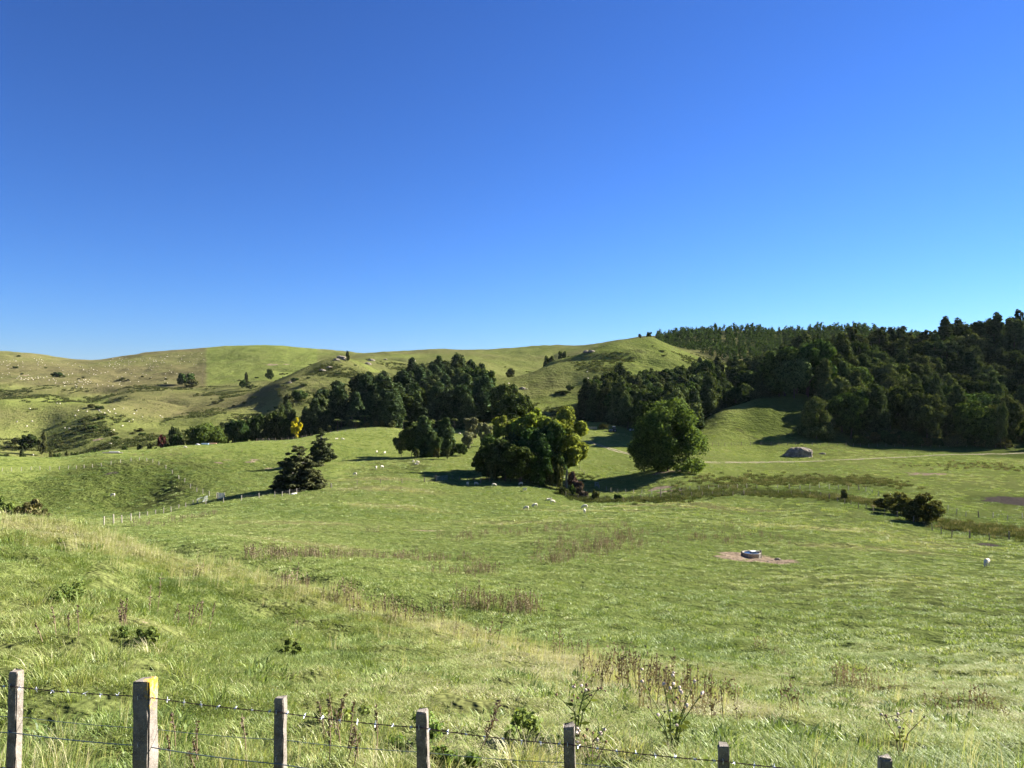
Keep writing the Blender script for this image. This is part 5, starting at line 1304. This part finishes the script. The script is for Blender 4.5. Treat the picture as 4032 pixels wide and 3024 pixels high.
rush(((2790,1918),(2900,1900),(3050,1895),(3200,1890),(3350,1895),(3530,1900)), 714, 4.0, 7.0, .5, 1.05, .2, .75)
rush(((3230,1955),(3340,1968),(3460,1985),(3560,2010)), 272, 2.5, 4.0, .5, 1.0, .2, .9)
rush(((3690,2060),(3800,2080),(3900,2090),(4050,2095)), 442, 3.0, 5.0, .4, .95, .1, .85)
rush(((3650,1835),(3740,1838),(3850,1828),(3950,1845),(4050,1850)), 110, 5.0, 5.0, .5, .9, .45, .9)
rush(((2200,1868),(2280,1872),(2330,1885)), 60, 2.0, 2.5, .4, .8, .1, .5)
rush(((1900,1890),(2000,1884),(2100,1876),(2190,1878)), 110, 1.5, 1.2, .35, .7, .2, .8)
nR = len(RX); RX, RY = np.array(RX), np.array(RY)
grow('rushes', rm, np.stack([RX, RY, ground(RX, RY)], 1), rg.integers(0, 3, nR), np.array(RS), np.array(RT))

# rank tussock, bracken and fern patches on the far slopes
BX, BY = [], []
while len(BX) < 8500:
    x, y, r = wedge(6000, 400, 900, 0.60, 1.4)
    k = (rg.random(len(x)) < smooth(0.08, 0.5, fbm(x, y, 38, 4, 55))) & (zat(x, y, 3) < .5)
    BX += list(x[k]); BY += list(y[k])
BX, BY = np.array(BX[:8500]), np.array(BY[:8500])
grow('rough_tussocks', [tuft('tussock', 90 + i, M_rush, 44, .9, .8, .16, .7, (.1, 0), hvar=.5) for i in range(2)], np.stack([BX, BY, ground(BX, BY)], 1), rg.integers(0, 2, 8500), rg.uniform(.5, 1.7, 8500), np.clip(rg.normal(size=8500) * .2 + .28, 0, 1))
# ------------------------------------------------------------------ single plants close to the fence
M_fluff = plain('thistle_down', (0.50, 0.41, 0.35), 1.0, 0.2, 30, 0.0)
M_head = plain('dry_head', (0.20, 0.13, 0.085), 1.0, 0.35, 30, 0.0)
M_stem = plain('dry_stem', (0.24, 0.18, 0.11), 0.95, 0.3, 20, 0.1)
M_gstem = plain('green_stem', (0.12, 0.15, 0.05), 0.9, 0.3, 20, 0.1)
M_leafb = leafmat('weed_leaf', (0.065, 0.10, 0.026), (0.17, 0.21, 0.06), (0.30, 0.29, 0.11), 0.3)
def seed_mesh(r, mat, seed):
    bm = bmesh.new(); bmesh.ops.create_icosphere(bm, subdivisions=1, radius=r)
    rq = np.random.default_rng(seed)
    for v in bm.verts: v.co *= float(rq.uniform(.65, 1.3)); v.co.z *= 1.15
    me = bpy.data.meshes.new('seed_head'); bm.to_mesh(me); bm.free(); me.materials.append(mat); return me
L_bramble = leafmat('bramble_leaf', (0.055, 0.052, 0.025), (0.14, 0.125, 0.055), (0.26, 0.20, 0.13), 0.25)
HEADS = [seed_mesh(.015, M_fluff, 1), seed_mesh(.020, M_fluff, 2), seed_mesh(.012, M_head, 3), seed_mesh(.015, M_head, 4)]
def thistle(label, px, py, Y, h, n, seed, fl=0.5, leaves=40):
    rq = np.random.default_rng(seed)
    p = on(px, Y); o = thing('thistle', label, 'thistle', p)
    m = MB(); ends = []
    for k in range(n):
        a = rq.uniform(0, 6.28); L = h * rq.uniform(.6, 1.05); sp = h * rq.uniform(.08, .42)
        e = Vector((math.cos(a) * sp, math.sin(a) * sp, L)); md_ = Vector((e.x * .3, e.y * .3, L * .55))
        m.tube([(0, 0, -.05), md_, e], [.008, .006, .003], 5); ends.append(e)
        for _ in range(2):
            q = md_.lerp(e, rq.uniform(.2, .8)); d = Vector((rq.normal() * .09, rq.normal() * .09, rq.uniform(.05, .16)))
            m.tube([q, q + d], [.004, .002], 4); ends.append(q + d)
    m.build('stem', M_gstem if leaves > 30 else M_stem, o)
    for e in ends:
        k = int(rq.integers(2)) if rq.random() < fl else 2 + int(rq.integers(2))
        link('seed_head', HEADS[k], o, e).rotation_euler = (rq.normal() * .5, rq.normal() * .5, 0)
    Q = []
    for _ in range(leaves):
        e = ends[int(rq.integers(len(ends)))]; t = rq.uniform(.1, .85); q = np.array([e.x * t * t, e.y * t * t, e.z * t])
        d = unit(np.array([rq.normal(), rq.normal(), .25])) * h * rq.uniform(.08, .2); s = unit(np.cross(d, rq.normal(size=3))) * h * .03
        Q.append([q, q + d * .5 + s, q + d, q + d * .5 - s])
    link('foliage', quads_mesh('foliage', np.array(Q), M_leafb), o)
    return o
def stalks(label, px, Y, h, n, seed, lean=0.0, name='dock_plant', cat='weed'):
    rq = np.random.default_rng(seed); p = on(px, Y); o = thing(name, label, cat, p)
    m = MB(); Q = []
    for k in range(n):
        d = Vector((lean + rq.normal() * .14, rq.normal() * .14, 1)).normalized(); L = h * rq.uniform(.65, 1.0)
        b0 = Vector((rq.normal() * .06 * n ** .5, rq.normal() * .06 * n ** .5, -.04))
        m.tube([b0, b0 + d * L * .5 + Vector((.01, 0, 0)), b0 + d * L], [.006, .005, .002], 5)
        for _ in range(34):
            t = rq.uniform(.45, 1.0); q = np.array(b0 + d * L * t); e = unit(rq.normal(size=3) + np.array(d)) * h * rq.uniform(.03, .09); s = unit(np.cross(e, rq.normal(size=3))) * rq.uniform(.006, .013)
            Q.append([q, q + e * .5 + s, q + e, q + e * .5 - s])
    m.build('stem', M_stem, o); link('seed_spike', quads_mesh('seed_spike', np.array(Q), L_dead), o)
    return o
thistle('tall thistle with fluffy white seed heads behind the barbed wire', 2650, 2850, 7.3, .72, 8, 1, .55)
thistle('thistle with small dry heads between the fourth and fifth posts', 2270, 2850, 7.6, .62, 6, 2, .3)
thistle('small fluffy-headed thistle right behind the barbed wire', 2330, 2950, 6.7, .45, 4, 3, .6, 20)
thistle('dry thistle leaning near the last post in view', 3545, 2930, 8.2, .55, 3, 4, .4, 12)
stalks('dark dried dock stalk leaning over behind the fourth post', 1880, 7.4, .75, 2, 5, .45)
stalks('bare brown branching weed behind the third post gap', 1310, 7.8, .62, 5, 6, .05)
stalks('brown dead weed clump in the long grass behind the wire', 1360, 6.9, .55, 6, 7)
stalks('brown upright weed behind the thick lichened post', 860, 6.9, .50, 4, 8)
stalks('brown weed beside the lichened post', 640, 7.0, .40, 3, 9)
stalks('purple-brown dead weed on the bank, above the lichened post', 500, 12.2, .55, 7, 10)
stalks('thin tall dead stalk on the bank slope', 628, 14.5, .95, 2, 11, .02)
stalks('dead weed tangle beside the thin tall stalk on the bank', 740, 14.0, .60, 8, 12)
stalks('dry weed between the first posts, half hidden in grass', 240, 10.4, .45, 4, 13)
for i, (px, Y, h, lab) in enumerate(((1345, 8.6, 0.31, 'leafy weed clump on the bank behind the third post'), (1640, 7.4, 0.37, 'bushy seeding weed left of the fourth post'), (2070, 7.6, 0.37, 'bushy seeding weed near the fifth post'), (1750, 6.7, 0.25, 'low leafy weed under the leaning dock stalk'), (2330, 6.6, 0.25, 'low leafy weed at the fifth post'), (1120, 13.5, 0.25, 'dark leafy weed high on the bank'), (560, 11.0, 0.25, 'dark leafy weed on the bank above the thick post'), (285, 13.5, .45, 'dark leafy weed on the upper bank'))):
    rq = np.random.default_rng(400 + i); cl = [(rq.normal() * h * .5, rq.normal() * h * .5, h * rq.uniform(.2, .75), h * .25, h * .25, h * .22) for _ in range(9)]
    o = thing('leafy_weed', lab, 'weed', on(px, Y))
    link('foliage', quads_mesh('foliage', sprays(cl, 520, .032, rq, up=.3, shell=.3, aspect=1.9), M_leafb), o)
    m = MB()
    for c in cl: m.tube([(0, 0, -.05), (c[0] * .5, c[1] * .5, c[2] * .6), (c[0], c[1], c[2])], [.006, .005, .003], 4)
    m.build('stem', M_gstem, o)
# bramble and fern bank at the crest on the far left
for i, (px, Y, h, w, mt, lab) in enumerate(((85, 21.6, .52, .8, L_bramble, 'big brown tangle of dead weeds on the bank crest'), (10, 21.2, .55, .6, M_leafb, 'yellow-green bush on the bank crest at the picture edge'), (155, 22.0, .38, .5, L_bramble, 'smaller brown weed tangle on the bank crest'), (205, 22.5, .22, .4, M_leafb, 'low yellow-green weed ending the crest tangle'))) :
    rq = np.random.default_rng(440 + i)
    cl = [(rq.normal() * w * .26, rq.normal() * w * .22, h * rq.uniform(.1, .85), w * .13, w * .13, h * .16) for _ in range(22)]
    o = thing('bramble_bush', lab, 'bush', on(px, Y))
    link('foliage', quads_mesh('foliage', sprays(cl, 1500, .05, rq, up=.3, shell=.2, aspect=2.0), mt), o)
    m = MB()
    for c in cl: m.tube([(c[0] * .4, c[1] * .4, -.05), (c[0] * .8, c[1] * .8, c[2] * .6), (c[0] * 1.1, c[1] * 1.1, c[2] + h * .15)], [.008, .006, .003], 4)
    m.build('stem', M_stem, o)
